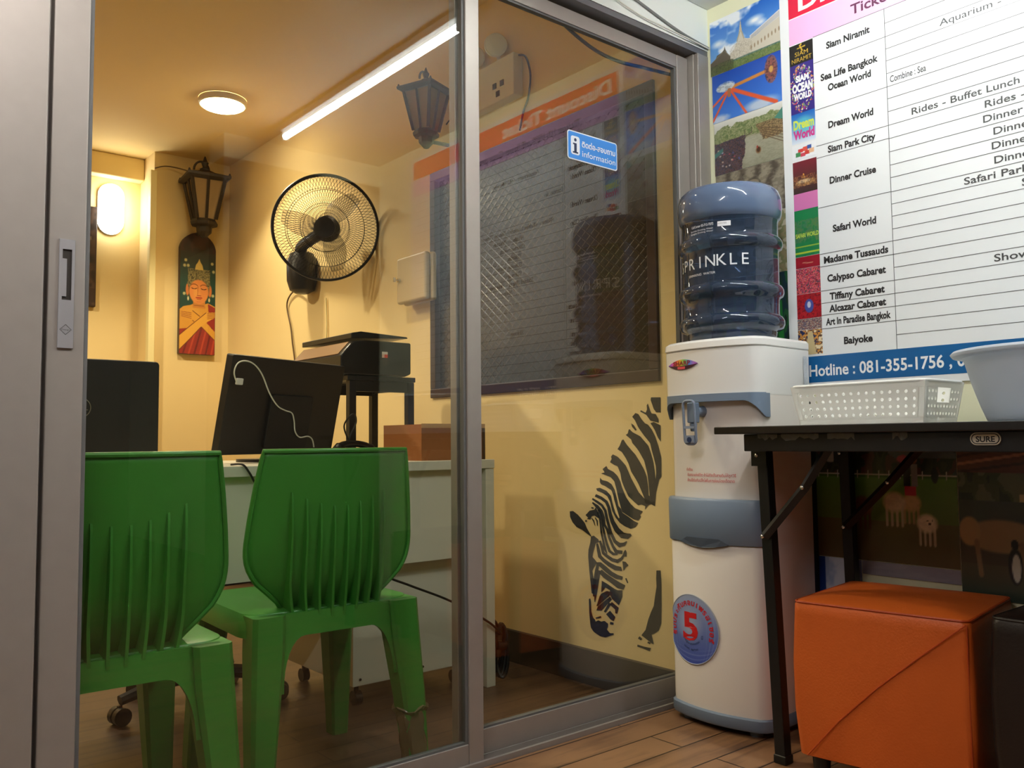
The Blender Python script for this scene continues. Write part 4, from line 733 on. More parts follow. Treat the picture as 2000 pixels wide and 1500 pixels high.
# ---- green plastic chairs
GREEN = mat('green_plastic', (62, 132, 48), rough=0.36, noise=0.04, nscale=6)
def hw(h):
    P_ = ((0.38, 0.112), (0.41, 0.114), (0.435, 0.120), (0.455, 0.136), (0.475, 0.158), (0.50, 0.185), (0.525, 0.202), (0.555, 0.211), (0.585, 0.212), (0.65, 0.206), (0.72, 0.197), (0.78, 0.187), (0.80, 0.184))
    for (a, x), (b, y) in zip(P_, P_[1:]):
        if h <= b: t = (h-a)/(b-a); t = max(0, t); return x+(y-x)*t
    return P_[-1][1]
def back_y(u, h):
    t = min(1, max(0, (0.53-h)/0.14)); return -0.172-0.105*(h-0.38)+0.060*t*t+0.040*(u/0.21)**2
def green_chair():
    t = thing('plastic_chair', '', 'chair')
    bm = bmesh.new(); H_ = [0.39+0.41*j/26 for j in range(27)]; rows = []
    for h in H_:
        rows.append([bm.verts.new((hw(h)*(i/12-1), back_y(hw(h)*(i/12-1), h), h)) for i in range(25)])
    for A_, C_ in zip(rows, rows[1:]):
        for i in range(24): bm.faces.new((A_[i], A_[i+1], C_[i+1], C_[i]))
    bk = obj('backrest', bm, GREEN, t, smooth=True, recalc=False); md = bk.modifiers.new('thick', 'SOLIDIFY'); md.thickness = 0.005; md.offset = 0
    bm = bmesh.new(); L_ = [(-hw(h), h) for h in H_]; R_ = [(hw(h), h) for h in H_[::-1]]; top = [(0.184*(2*k/10-1), 0.80) for k in range(1, 10)]
    tube(bm, [Vector((x, back_y(x, h)-0.002, h)) for x, h in L_+top+R_], 0.0058, 8); obj('rim', bm, GREEN, bk, smooth=True)
    for k in range(8):
        u = 0.1185*(2*k/7-1); htop = 0.680+0.036*(abs(2*k/7-1))**1.7; bm = bmesh.new(); R2 = []
        for j in range(15):
            h = 0.378+(htop-0.378)*j/14; uu = u*(1-0.16*max(0, (0.50-h)/0.12)**1.5); f = min(1, (htop-h)/0.10)
            yo = -0.176-0.105*(h-0.38)-0.0125*f+0.04*(uu/0.21)**2; yi = back_y(uu, max(0.39, h))+0.002; yo = min(yo, yi-0.0045) if j < 14 else yi-0.001
            wd = 0.0030+0.0018*(1-j/14)
            R2.append([(uu-wd*1.4, yi, h), (uu+wd*1.4, yi, h), (uu+wd*0.7, yo, h), (uu-wd*0.7, yo, h)])
        loft(bm, R2); obj('back_rib', bm, GREEN, bk, smooth=True)
    # seat shell
    bm = bmesh.new(); rings = []
    def sq(a, y0, y1, z, r):
        out_ = []
        for cx, cy, a0 in ((a-r, y1-r, 0), (-a+r, y1-r, 90), (-a+r, y0+r, 180), (a-r, y0+r, 270)):
            for q in range(6): an = radians(a0+90*q/5); out_.append((cx+r*cos(an), cy+r*sin(an), z))
        return out_
    loft(bm, [sq(0.222, -0.186, 0.222, 0.385, 0.05), sq(0.220, -0.182, 0.220, 0.415, 0.05), sq(0.210, -0.172, 0.210, 0.434, 0.05), sq(0.18, -0.14, 0.18, 0.440, 0.05), sq(0.12, -0.10, 0.12, 0.432, 0.05)])
    obj('seat', bm, GREEN, t, smooth=True)
    # rear apron with arch between the legs
    bm = bmesh.new(); ar = [(-0.19, 0.432), (-0.19, 0.26)]
    for k in range(9): a = pi*k/16; ar.append((-0.140+0.055*(1-cos(a)), 0.26+0.120*sin(a)))
    ar += [(-x, z) for x, z in ar[::-1]]
    prism(bm, ar, lambda p: (p[0], -0.190-0.10*(0.43-p[1]), p[1]), lambda p: (p[0], -0.178-0.10*(0.43-p[1]), p[1])); obj('rear_apron', bm, GREEN, t)
    for sx, sy in ((-1, -1), (1, -1), (-1, 1), (1, 1)):
        bm = bmesh.new(); Q = []
        for cx, cy, wdt, z in ((0.172, 0.160, 0.076, 0.432), (0.176, 0.166, 0.076, 0.35), (0.188, 0.186, 0.064, 0.20), (0.196, 0.198, 0.054, 0.08), (0.200, 0.205, 0.048, 0.0)):
            y_ = cy*sy-(0.010 if sy < 0 else -0.014); a = wdt/2; b2 = a*0.75
            Q.append([(cx*sx+x, y_+y, z) for x, y in ((-a, -b2), (-b2, -a), (b2, -a), (a, -b2), (a, b2), (b2, a), (-b2, a), (-a, b2))])
        loft(bm, Q); obj('leg', bm, GREEN, t, smooth=True)
    return t
ch = green_chair()
ch2 = copy_tree(ch)
for c_, x, y, r, lb in ((ch, 0.470, 1.885, -1.0, 'green plastic chair nearest the aluminium door stile with the pull handle'), (ch2, 1.010, 2.050, -2.0, 'green plastic chair with clear tape wrapped round one rear leg')):
    c_.location = (x, y, ZF); c_.rotation_euler = (0, 0, radians(r)); c_['label'] = lb; c_['group'] = 'green plastic chairs'
bm = bmesh.new(); Q = []
for k, z in enumerate((0.0, 0.03, 0.06, 0.09, 0.12, 0.145, 0.16, 0.172, 0.174)):
    a = 0.030+0.003*(k % 2)+0.0006*k+(0.008 if k >= 7 else 0)
    Q.append([(0.199-0.06*z+a*cos(2*pi*q/20)*(1+0.10*sin(q*2.3+k)), -0.215+0.08*z+a*sin(2*pi*q/20)*(1+0.10*cos(q*1.7+k)), z+(0.006*sin(q*1.3) if k >= 6 else 0)) for q in range(20)])
loft(bm, Q, cap=False); tp = obj('tape_wrap', bm, mat('clear_brown_tape', (128, 108, 78), rough=0.15, alpha=0.8), None, smooth=True); tp.parent = ch2; tp['label'] = 'clear packing tape wrapped round the leg'

# ================================================================== SHOP: WALL PRINTS
def wp(yc, zc, off=0.0): return lambda u, v: Vector((WX-off, yc-u, zc+v))
def wgrid(y0, y1, z0, z1, off): return lambda u, v: (WX-off, y0+(y1-y0)*u, z0+(z1-z0)*v)
SKY = (52, 120, 205)
# --- ticket board
tb = thing('ticket_price_board', 'large white discount ticket price board on the wall above the folding table', 'poster', (WX, 0.65, 0.86))
BY0, BY1, BZ0, BZ1 = 1.336, -0.02, 0.858, 1.985
obj('board', B((WX-0.004, WX-0.0005, BY1, BY0, BZ0, BZ1)), mat('glossy_white_board', (240, 242, 242), rough=0.16), tb)
o1 = 0.0044
def band(nm, y0, y1, z0, z1, m, off=o1): return obj(nm, B((WX-off, WX-0.004, y1, y0, z0, z1)), m, tb)
band('red_header', 1.308, BY1+0.02, 1.889, 1.968, mat('red_print', (222, 42, 70), rough=0.2))
band('pink_band', 1.308, BY1+0.02, 1.813, 1.886, mat('pink_print', (244, 190, 232), rough=0.2))
band('blue_footer', 1.30, BY1+0.02, 0.876, 0.946, mat('blue_print', (20, 92, 150), rough=0.2))
LO = o1+0.0002
bm = bmesh.new(); put_text(bm, 'Discount Ticket', wp(0.985, 1.903, LO), width=0.585, height=0.050, bold=0.03); obj('title_lettering', bm, INK_W, tb)
bm = bmesh.new()
put_text(bm, 'Hotline : 081-355-1756 , 087-547', wp(1.278, 0.893, LO), width=0.360*32/22.6, height=0.031, anchor='L', bold=0.02)
obj('hotline_lettering', bm, INK_W, tb)
bm = bmesh.new(); put_text(bm, 'Ticket 10-15% off from Gate price', wp(1.126, 1.832, LO), width=0.62, height=0.028, anchor='L', bold=0.02); obj('pink_band_lettering', bm, mat('plum_ink', (92, 40, 70)), tb)
rows_l = [1.74, 1.610, 1.511, 1.478, 1.342, 1.217, 1.183, 1.118, 1.085, 1.053, 1.017]
rows_r = [1.775, 1.74, 1.708, 1.677, 1.644, 1.61, 1.579, 1.546, 1.511, 1.477, 1.443, 1.409, 1.377, 1.341, 1.31, 1.279, 1.247, 1.217, 1.183, 1.15, 1.118, 1.085, 1.053, 1.017, 0.982]
bm = bmesh.new(); t_ = 0.0006
for z in rows_l: box(bm, WX-0.0046, WX-0.004, 1.036, 1.236, z-t_, z+t_)
for z in rows_r: box(bm, WX-0.0046, WX-0.004, 0.02, 1.036, z-t_, z+t_)
for y in (1.0365, 0.46, 0.30, 0.16): box(bm, WX-0.0047, WX-0.004, y-t_, y+t_, 0.946, 1.813)
box(bm, WX-0.0046, WX-0.004, 0.02, 1.236, 1.813-t_, 1.813+t_); obj('table_rules', bm, INK_G, tb)
bm = bmesh.new()
for s, wd_, z in (('Siam Niramit', .122, 1.7765), ('Sea Life Bangkok', .160, 1.694), ('Ocean World', .120, 1.661), ('Dream World', .125, 1.560), ('Siam Park City', .132, 1.4945), ('Dinner Cruise', .128, 1.410), ('Safari World', .119, 1.280),
                  ('Madame Tussauds', .176, 1.200), ('Calypso Cabaret', .160, 1.150), ('Tiffany Cabaret', .150, 1.1015), ('Alcazar Cabaret', .155, 1.069), ('Art In Paradise Bangkok', .176, 1.035), ('Baiyoke', .078, 0.981)):
    bm = bmesh.new(); put_text(bm, s, wp(1.137, z-0.0095, LO), width=wd_, height=0.0185, bold=0.035); obj('attraction_name', bm, INK, tb)
for s, y, wd_, z in (('Aquarium - 4D Movie', .902, .27, 1.724), ('Combine : Sea', 1.028, .09, 1.627), ('Rides - Buffet Lunch - Snow Town', .977, .42, 1.5285), ('Rides - Water', .808, .18, 1.494), ('Dinner with', .813, .145, 1.460), ('Dinner', .792, .085, 1.426),
                     ('Dinner with', .797, .145, 1.393), ('Dinner', .793, .085, 1.359), ('Safari Park - Marine', .861, .26, 1.3255), ('Show -', .803, .095, 1.134), ('Show', .738, .07, 1.2945)):
    bm = bmesh.new(); put_text(bm, s, wp(y, z-0.0085, LO), width=wd_, height=0.0175, anchor='L', bold=0.012); obj('ticket_detail', bm, mat('dark_grey_ink', (66, 66, 66)), tb)
# logo column, painted as small prints
def logo(z0, z1, cv): print_mesh('logo_print', cv, wgrid(1.309, 1.237, z0, z1, o1), PRINT, tb)
c = Canvas(40, 34, (34, 32, 30)); c.line((0.45, 0.9), (0.55, 0.62), 0.03, (214, 176, 60)); c.line((0.35, 0.78), (0.66, 0.80), 0.025, (214, 176, 60)); c.ell(0.5, 0.94, 0.04, 0.05, (214, 176, 60)); logo(1.754, 1.811, c)
c = Canvas(70, 110, (52, 40, 120)); 
for k in range(260):
    a = rng.random()*2*pi; r = 0.26+0.24*math.sqrt(rng.random()); c.ell(0.5+r*cos(a)*1.0, 0.5+r*sin(a)*0.98, 0.022, 0.014, [(214, 60, 70), (230, 180, 60), (120, 190, 90), (230, 220, 210), (150, 70, 170)][k % 5])
logo(1.617, 1.754, c)
c = Canvas(40, 48, (60, 150, 220)); c.grad(0, 1, (225, 235, 245), (24, 96, 176)); c.ell(0.5, 0.52, 0.48, 0.42, (86, 190, 200), 0.7, 0.4); logo(1.533, 1.617, c)
c = Canvas(40, 24, (240, 242, 244))
for q, (a, b_) in enumerate(((0.35, 0.55), (0.55, 0.6), (0.72, 0.68), (0.25, 0.3), (0.45, 0.25), (0.62, 0.32), (0.8, 0.4))): c.rect(a-0.1, a+0.1, b_-0.14, b_+0.14, [(206, 60, 60), (220, 90, 70), (60, 90, 160), (60, 130, 80), (206, 70, 90), (200, 60, 50), (235, 190, 150)][q])
logo(1.490, 1.530, c)
c = Canvas(50, 60, (90, 24, 34)); c.grad(0, 1, (46, 28, 24), (112, 30, 44)); c.ell(0.5, 0.32, 0.46, 0.12, (150, 110, 70)); c.ell(0.45, 0.36, 0.3, 0.06, (230, 214, 180)); c.poly([(0.36, 0.46), (0.44, 0.62), (0.52, 0.46)], (220, 160, 70)); c.speck(((c.v > 0.2) & (c.v < 0.55))*0.5, [(60, 30, 20), (190, 140, 80), (90, 60, 40)], 14, 1.2); logo(1.394, 1.483, c)
c = Canvas(20, 16, (214, 120, 176)); logo(1.348, 1.394, c)
c = Canvas(50, 80, (28, 120, 68)); c.speck(((c.v > 0.3) & (c.v < 0.78))*0.45, [(40, 120, 60), (150, 120, 70), (110, 110, 100), (24, 110, 60)], 9, 1.6); c.rect(0, 1, 0.06, 0.10, (170, 190, 60)); c.rect(0, 1, 0.2, 0.22, (150, 180, 60)); logo(1.220, 1.348, c)
c = Canvas(24, 16, (150, 28, 42)); c.line((0.3, 0.45), (0.7, 0.4), 0.03, (214, 150, 120)); logo(1.188, 1.219, c)
c = Canvas(50, 60, (120, 30, 40)); c.speck(np.ones_like(c.u), [(90, 24, 34), (190, 40, 60), (226, 130, 110), (214, 60, 110), (60, 90, 100), (120, 30, 40)], 22, 1.2); logo(1.118, 1.187, c)
c = Canvas(50, 60, (150, 24, 34)); c.speck(np.ones_like(c.u)*0.7, [(110, 20, 30), (190, 40, 44), (150, 26, 38)], 12, 1.4); c.ell(0.5, 0.5, 0.2, 0.3, (70, 80, 150)); c.ell(0.5, 0.55, 0.08, 0.14, (210, 210, 226)); logo(1.050, 1.117, c)
c = Canvas(50, 30, (110, 90, 90)); c.speck(np.ones_like(c.u), [(90, 70, 80), (190, 170, 150), (120, 60, 60), (90, 100, 120)], 16, 1); logo(1.020, 1.049, c)
c = Canvas(50, 60, (40, 50, 90)); c.speck(np.ones_like(c.u), [(36, 44, 84), (214, 150, 70), (90, 60, 50), (240, 220, 180)], 8, 1.2); c.poly([(0.3, 0), (0.42, 0.9), (0.6, 0.95), (0.75, 0)], (206, 186, 140)); logo(0.952, 1.019, c)
bm = bmesh.new(); put_text(bm, 'SIAM', wp(1.272, 1.777, LO), width=0.040, height=0.0125); put_text(bm, 'NIRAMIT', wp(1.272, 1.760, LO), width=0.060, height=0.0125); obj('gold_lettering', bm, mat('gold_ink', (206, 170, 60)), tb)
bm = bmesh.new(); put_text(bm, 'SIAM', wp(1.272, 1.705, LO), width=0.040, height=0.017, bold=.06); put_text(bm, 'OCEAN', wp(1.272, 1.677, LO), width=0.062, height=0.023, bold=.06); put_text(bm, 'WORLD', wp(1.272, 1.655, LO), width=0.054, height=0.017, bold=.06); obj('ocean_lettering', bm, INK_W, tb)
bm = bmesh.new(); put_text(bm, 'Dream', wp(1.272, 1.574, LO), width=0.062, height=0.025, bold=.04); put_text(bm, 'SAFARI WORLD', wp(1.272, 1.272, LO), width=0.068, height=0.012, bold=.02); obj('yellow_green_lettering', bm, mat('lime_ink', (206, 222, 84)), tb)
bm = bmesh.new(); put_text(bm, 'World', wp(1.272, 1.546, LO), width=0.064, height=0.024, bold=.05); obj('magenta_lettering', bm, mat('magenta_ink', (206, 60, 140)), tb)

def photo(name, label, y0, y1, z0, z1, cv, off=0.0022, grp='photo prints on the shop wall'):
    """a printed photograph: thin backing sheet with the picture on its face"""
    t = thing(name, label, 'photo print', (WX, (y0+y1)/2, z0), grp)
    obj('backing', B((WX-off, WX-0.0003, y1, y0, z0, z1)), mat('white_print_backing', (226, 226, 222), rough=0.5), t)
    print_mesh('picture', cv, wgrid(y0, y1, z0, z1, off+0.0004), PRINT, t); return t
# temple under a blue sky
c = Canvas(210, 150, SKY); c.grad(0.2, 1, (128, 180, 230), (36, 100, 196)); c.clouds(3, 0.52, (240, 244, 248), 0.25, 1)
c.ell(0.66, 0.70, 0.15, 0.10, (246, 248, 250), 1, 0.8); c.ell(0.74, 0.62, 0.10, 0.07, (240, 244, 248), 0.9, 0.8); c.ell(0.12, 0.55, 0.12, 0.09, (240, 244, 248), 0.9, 0.8)
edge = 0.05*(c.fbm(9)-0.5)
c.rect(0, 1, 0, 0.13, (104, 130, 66)); c.speck((c.v < 0.20+edge)*0.75, [(74, 92, 54), (112, 128, 74), (96, 110, 66), (128, 132, 92)], 46, 0.7)
c.poly([(0.27, 0.16), (0.30, 0.28), (0.36, 0.34), (0.38, 0.42), (0.415, 0.46), (0.43, 0.60), (0.455, 0.82), (0.475, 0.60), (0.50, 0.47), (0.55, 0.43), (0.66, 0.42), (1, 0.60), (1, 0.16)], (208, 200, 182))
c.poly([(0.43, 0.60), (0.455, 0.82), (0.475, 0.60)], (196, 182, 150)); c.line((0.40, 0.46), (0.44, 0.60), 0.010, (176, 164, 138)); c.line((0.50, 0.46), (0.47, 0.60), 0.010, (176, 164, 138))
c.speck(((c.u > 0.29) & (c.u < 0.62) & (c.v > 0.16) & (c.v < 0.44) & (c.v < 0.52-abs(c.u-0.455)))*0.35, [(168, 154, 128), (222, 214, 198), (140, 126, 104)], 60, 0.9)
for k in range(9): c.ell(0.60+0.048*k, 0.245+0.016*k, 0.012, 0.05, (150, 126, 96), 0.9, 0.4)
c.poly([(0.58, 0.46), (1.0, 0.70), (1.0, 0.58), (0.60, 0.40)], (216, 216, 218))
for k in range(6): c.line((0.60, 0.45-0.010*k), (1, 0.675-0.016*k), 0.003, (168, 164, 158))
c.poly([(0.0, 0.14), (0.0, 0.24), (0.08, 0.30), (0.10, 0.35), (0.17, 0.37), (0.205, 0.40), (0.215, 0.46), (0.228, 0.40), (0.25, 0.33), (0.30, 0.24), (0.30, 0.13)], (96, 86, 72)); c.line((0.02, 0.25), (0.19, 0.37), 0.006, (130, 118, 100)); c.line((0.22, 0.37), (0.29, 0.25), 0.006, (130, 118, 100))
c.speck(((c.u < 0.34) & (c.v < 0.19+edge))*0.8, [(56, 60, 40), (92, 96, 62), (72, 84, 50)], 60, 0.8)
photo('temple_photo', 'photo print of a white spired temple under a blue sky, top of the wall collage', 1.577, 1.3365, 1.8165, 1.984, c)
# pendulum ride
c = Canvas(150, 90, (40, 92, 190)); c.grad(0, 1, (70, 130, 220), (30, 76, 176)); c.clouds(3, 0.6, (200, 216, 240), 0, 0.35); c.ell(0.70, 0.08, 0.3, 0.16, (206, 216, 228), 0.9, 0.6); c.ell(0.1, 0.05, 0.16, 0.12, (214, 222, 236), 0.9, 0.6)
RO = (222, 92, 56); asp = 0.62
for q in ((0.0, 0.36), (0.0, 0.05), (0.50, 0.0), (0.92, 0.02)): c.line((0.26, 0.62), q, 0.018 if q[0] < 0.9 else 0.03, RO, asp=asp)
c.line((0.24, 0.63), (0.84, 0.70), 0.026, (206, 134, 62), asp=asp); c.ell(0.86, 0.70, 0.085, 0.26, (120, 72, 64), 1, 0.3); c.speck((((c.u-0.86)/0.09)**2+((c.v-0.70)/0.28)**2 < 1)*0.7, [(70, 44, 50), (160, 90, 70), (110, 70, 80)], 30, 1); c.ell(0.86, 0.70, 0.03, 0.07, (206, 160, 80))
c.ell(0.2, 0.68, 0.14, 0.08, (196, 204, 208)); c.speck((((c.u-0.2)/0.14)**2+((c.v-0.69)/0.1)**2 < 1)*0.6, [(220, 226, 228), (150, 160, 166)], 24, 1); c.rect(0.23, 0.28, 0.45, 0.63, (170, 110, 70))
photo('ride_photo', 'photo print of an orange swinging fairground ride against blue sky', 1.573, 1.3365, 1.670, 1.8155, c)
# floating market
c = Canvas(210, 150, (152, 148, 124)); c.grad(0.60, 1, (176, 174, 156), (232, 232, 224)); n1 = c.fbm(6)-0.5; n2 = c.fbm(14)-0.5
tree = (c.v > 0.58+0.10*n2) & (c.v < 0.80+0.30*n1+0.14*np.abs(c.u-0.45)); c.speck(tree*0.9, [(92, 112, 64), (124, 136, 84), (150, 152, 112), (104, 120, 72)], 40, 0.8)
c.grad(0.0, 0.55, (140, 138, 116), (164, 162, 142)); c.speck((c.v < 0.58)*0.25, [(128, 128, 106), (166, 164, 142)], 30, 2)
c.ell(0.53, 0.30, 0.16, 0.34, (184, 182, 164), 0.6, 0.9)
left = (c.u < 0.46-0.10*(0.6-c.v)+0.10*n1+0.05*n2) & (c.v < 0.60+0.10*n1); c.put(left*1.0, (58, 50, 50)); c.speck(left*0.75, [(38, 36, 40), (74, 58, 62), (50, 60, 92), (120, 92, 88), (46, 42, 44), (96, 60, 62)], 60, 0.9)
for k in range(16): c.ell(0.03+0.36*rng.random(), 0.12+0.36*rng.random(), 0.020, 0.022, [(206, 200, 196), (70, 90, 150), (180, 80, 90), (214, 190, 160)][k % 4], 0.8, 0.6)
right = (c.u > 0.64+0.32*(0.66-c.v)+0.10*n1) & (c.v > 0.42+0.10*n2) & (c.v < 0.74); c.put(right*1.0, (132, 110, 80)); c.speck(right*0.7, [(98, 78, 56), (168, 142, 104), (116, 106, 72), (78, 62, 46)], 50, 1.0)
for k in range(5): c.line((0.68, 0.66-0.03*k), (1.0, 0.52-0.06*k), 0.006, (92, 72, 52))
c.line((0.42, 0.56), (0.56, 0.62), 0.008, (96, 88, 70)); c.line((0.46, 0.62), (0.46, 0.70), 0.006, (80, 72, 58)); c.line((0.56, 0.62), (0.56, 0.72), 0.006, (80, 72, 58))
c.ell(0.65, 0.26, 0.045, 0.075, (120, 84, 52), 1, 0.4); c.ell(0.65, 0.27, 0.026, 0.05, (70, 50, 38)); c.ell(0.635, 0.32, 0.014, 0.03, (150, 60, 52))
c.poly([(0, 0.42), (0.13, 0.50), (0.13, 0.42), (0, 0.33)], (62, 112, 106)); c.poly([(0.88, 0.74), (1, 0.90), (1, 0.68)], (72, 132, 118))
photo('market_photo', 'photo print of a floating market along a brown canal', 1.570, 1.3365, 1.510, 1.669, c)
# stone face among roots
c = Canvas(130, 100, (112, 104, 88)); f = np.sin(c.u*26+5*c.fbm(3)+2*np.sin(c.v*5)); c.put(np.clip(f*0.5+0.5, 0, 1), (150, 142, 122), 0.8); c.put(np.clip(-f, 0, 1), (56, 50, 42), 0.8); c.speck(np.ones_like(c.u)*0.25, [(70, 62, 50), (150, 142, 124)], 26, 1)
c.ell(0.55, 0.45, 0.16, 0.34, (64, 58, 48)); c.ell(0.55, 0.44, 0.125, 0.29, (160, 150, 128), 1, 0.3); c.line((0.49, 0.5), (0.54, 0.49), 0.008, (84, 76, 62)); c.line((0.57, 0.49), (0.62, 0.5), 0.008, (84, 76, 62)); c.line((0.555, 0.5), (0.555, 0.38), 0.007, (120, 110, 92)); c.line((0.52, 0.30), (0.59, 0.30), 0.009, (90, 78, 62)); c.ell(0.55, 0.66, 0.10, 0.08, (130, 120, 100))
photo('ruins_photo', 'photo print of a stone face held in grey tree roots, right over the water bottle', 1.568, 1.3365, 1.365, 1.509, c)
c = Canvas(110, 90, (170, 150, 112)); c.speck(np.ones_like(c.u)*0.5, [(190, 170, 130), (130, 120, 90), (90, 110, 70), (206, 200, 190)], 10, 1); c.poly([(0.66, 0.0), (0.66, 0.55), (0.72, 0.72), (0.86, 0.7), (0.9, 0.3), (0.86, 0)], (128, 138, 134)); c.ell(0.78, 0.78, 0.06, 0.10, (190, 140, 110)); c.ell(0.77, 0.87, 0.09, 0.05, (170, 70, 60)); c.ell(0.9, 0.5, 0.05, 0.06, (90, 70, 50))
photo('visitor_photo', 'photo print of a person in a red hat, half hidden behind the water bottle', 1.568, 1.3365, 1.19, 1.364, c)
c = Canvas(110, 120, (28, 44, 34)); c.speck(np.ones_like(c.u)*0.9, [(20, 34, 28), (34, 60, 40), (26, 44, 60), (40, 96, 50), (22, 30, 30)], 9, 0.6); c.line((0.86, 0.9), (0.92, 0.05), 0.05, (44, 140, 56)); c.ell(0.2, 0.5, 0.1, 0.1, (60, 80, 150)); c.ell(0.3, 0.2, 0.1, 0.1, (60, 80, 150))
photo('peacock_photo', 'dark green and blue feather photo print behind the lower half of the bottle', 1.568, 1.3365, 0.86, 1.189, c)
# prints under the table
c = Canvas(170, 120, (70, 120, 40)); c.grad(0, 0.3, (92, 76, 48), (100, 96, 50)); c.grad(0.3, 0.62, (96, 120, 50), (96, 150, 52)); c.rect(0, 1, 0.66, 1, (44, 50, 40)); c.speck((c.v > 0.64)*0.9, [(30, 40, 28), (60, 70, 50), (44, 54, 40), (90, 60, 54), (70, 80, 90)], 12, 0.6)
c.poly([(0.55, 0.80), (0.75, 0.92), (1.0, 0.80), (1, 0.76), (0.6, 0.76)], (92, 104, 112)); c.rect(0, 1, 0.665, 0.672, (222, 224, 220)); c.rect(0, 1, 0.635, 0.641, (214, 218, 212))
for k in range(14): c.rect(0.03+0.075*k, 0.036+0.075*k, 0.61, 0.672, (214, 218, 212))
c.ell(0.13, 0.77, 0.05, 0.05, (180, 180, 176)); c.rect(0.24, 0.29, 0.60, 0.72, (170, 176, 174))
def sheep(cu, cv_, s, col, face):
    for k in range(4): c.line((cu-0.6*s+0.4*s*k, cv_-0.3*s), (cu-0.6*s+0.4*s*k, cv_-1.9*s), 0.09*s+0.003, tuple(x*0.85 for x in col), asp=0.7)
    c.ell(cu, cv_, 1.0*s, 1.0*s, col, 1, 0.35); c.speck((((c.u-cu)/s)**2+((c.v-cv_)/s)**2 < 0.8)*0.25, [tuple(x*0.8 for x in col), col], 40, 1)
    if face: c.ell(cu+0.25*s, cv_+0.2*s, 0.36*s, 0.45*s, tuple(min(255, x*1.03) for x in col)); c.ell(cu+0.05*s, cv_+0.25*s, 0.09*s, 0.06*s, (70, 60, 50)); c.ell(cu+0.2*s, cv_-0.02*s, 0.13*s, 0.10*s, (84, 66, 54)); c.ell(cu+0.45*s, cv_+0.3*s, 0.09*s, 0.06*s, (70, 60, 50))
sheep(0.36, 0.40, 0.085, (120, 84, 56), False); sheep(0.70, 0.44, 0.075, (206, 176, 130), False); sheep(0.585, 0.44, 0.088, (222, 206, 176), False); sheep(0.80, 0.30, 0.078, (238, 226, 200), True)
c.rect(0.655, 0.70, 0.56, 0.72, (24, 24, 28)); c.ell(0.655, 0.755, 0.045, 0.03, (206, 70, 90)); c.rect(0.66, 0.735, 0.49, 0.56, (190, 30, 60)); c.rect(0.705, 0.75, 0.56, 0.72, (150, 156, 166)); c.ell(0.73, 0.75, 0.02, 0.03, (150, 110, 90)); c.ell(0.86, 0.64, 0.025, 0.06, (30, 34, 32))
photo('sheep_photo', 'photo print of sheep and visitors in a green field, under the folding table', 1.275, 0.9065, 0.42, 0.758, c)
c = Canvas(150, 120, (80, 70, 54)); c.rect(0, 1, 0.7, 1, (110, 66, 48))
for k in range(9): c.line((0.0, 0.72+0.045*k), (1, 0.86+0.06*k), 0.008, (196, 140, 112) if k % 2 else (70, 40, 32))
c.speck(((c.v > 0.56) & (c.v < 0.72))*0.95, [(40, 54, 34), (70, 86, 50), (110, 120, 90)], 14, 0.7); c.rect(0.36, 1, 0.55, 0.6, (214, 196, 160)); c.rect(0.36, 1, 0.50, 0.53, (206, 180, 140)); c.rect(0, 0.55, 0.36, 0.56, (66, 74, 66)); c.rect(0.52, 1, 0.2, 0.5, (38, 32, 30))
c.grad(0, 0.2, (60, 76, 66), (90, 82, 60)); c.poly([(0.35, 0.2), (0.6, 0.28), (1, 0.16), (1, 0), (0.8, 0.02)], (176, 170, 160)); c.ell(0.25, 0.36, 0.24, 0.10, (176, 146, 106)); c.ell(0.06, 0.38, 0.07, 0.09, (190, 156, 110))
for k in (0.1, 0.36, 0.42): c.line((k, 0.32), (k+0.02, 0.14), 0.018, (150, 122, 90))
c.rect(0.66, 0.80, 0.28, 0.48, (26, 24, 28)); c.ell(0.74, 0.53, 0.035, 0.045, (206, 150, 120)); c.ell(0.84, 0.42, 0.03, 0.04, (206, 160, 130)); c.rect(0.79, 0.88, 0.22, 0.39, (190, 170, 160))
for a, b_ in ((0.32, 0.2), (0.74, 0.14), (0.92, 0.14)): c.ell(a, b_, 0.045, 0.11, (30, 30, 34)); c.ell(a+0.005, b_-0.01, 0.027, 0.085, (222, 218, 206)); c.ell(a, b_+0.12, 0.024, 0.03, (26, 26, 30))
photo('penguin_photo', 'photo print of penguins and a couple by a hut, right of the sheep print', 0.905, 0.54, 0.36, 0.758, c)
c = Canvas(60, 30, (150, 170, 206)); c.clouds(3, 0.45, (196, 206, 222)); c.rect(0, 0.2, 0, 1, (24, 60, 140)); c.rect(0.62, 0.68, 0, 0.4, (120, 70, 60))
photo('sky_photo', 'pale blue sky print low on the wall below the sheep print', 1.275, 1.15, 0.25, 0.4185, c)
c = Canvas(60, 10, (150, 146, 160)); c.speck(np.ones_like(c.u)*0.3, [(140, 136, 150), (170, 160, 170)], 5, 1)
photo('border_strip', 'plain lilac grey paper strip under the sheep print', 1.148, 0.9065, 0.385, 0.4185, c)

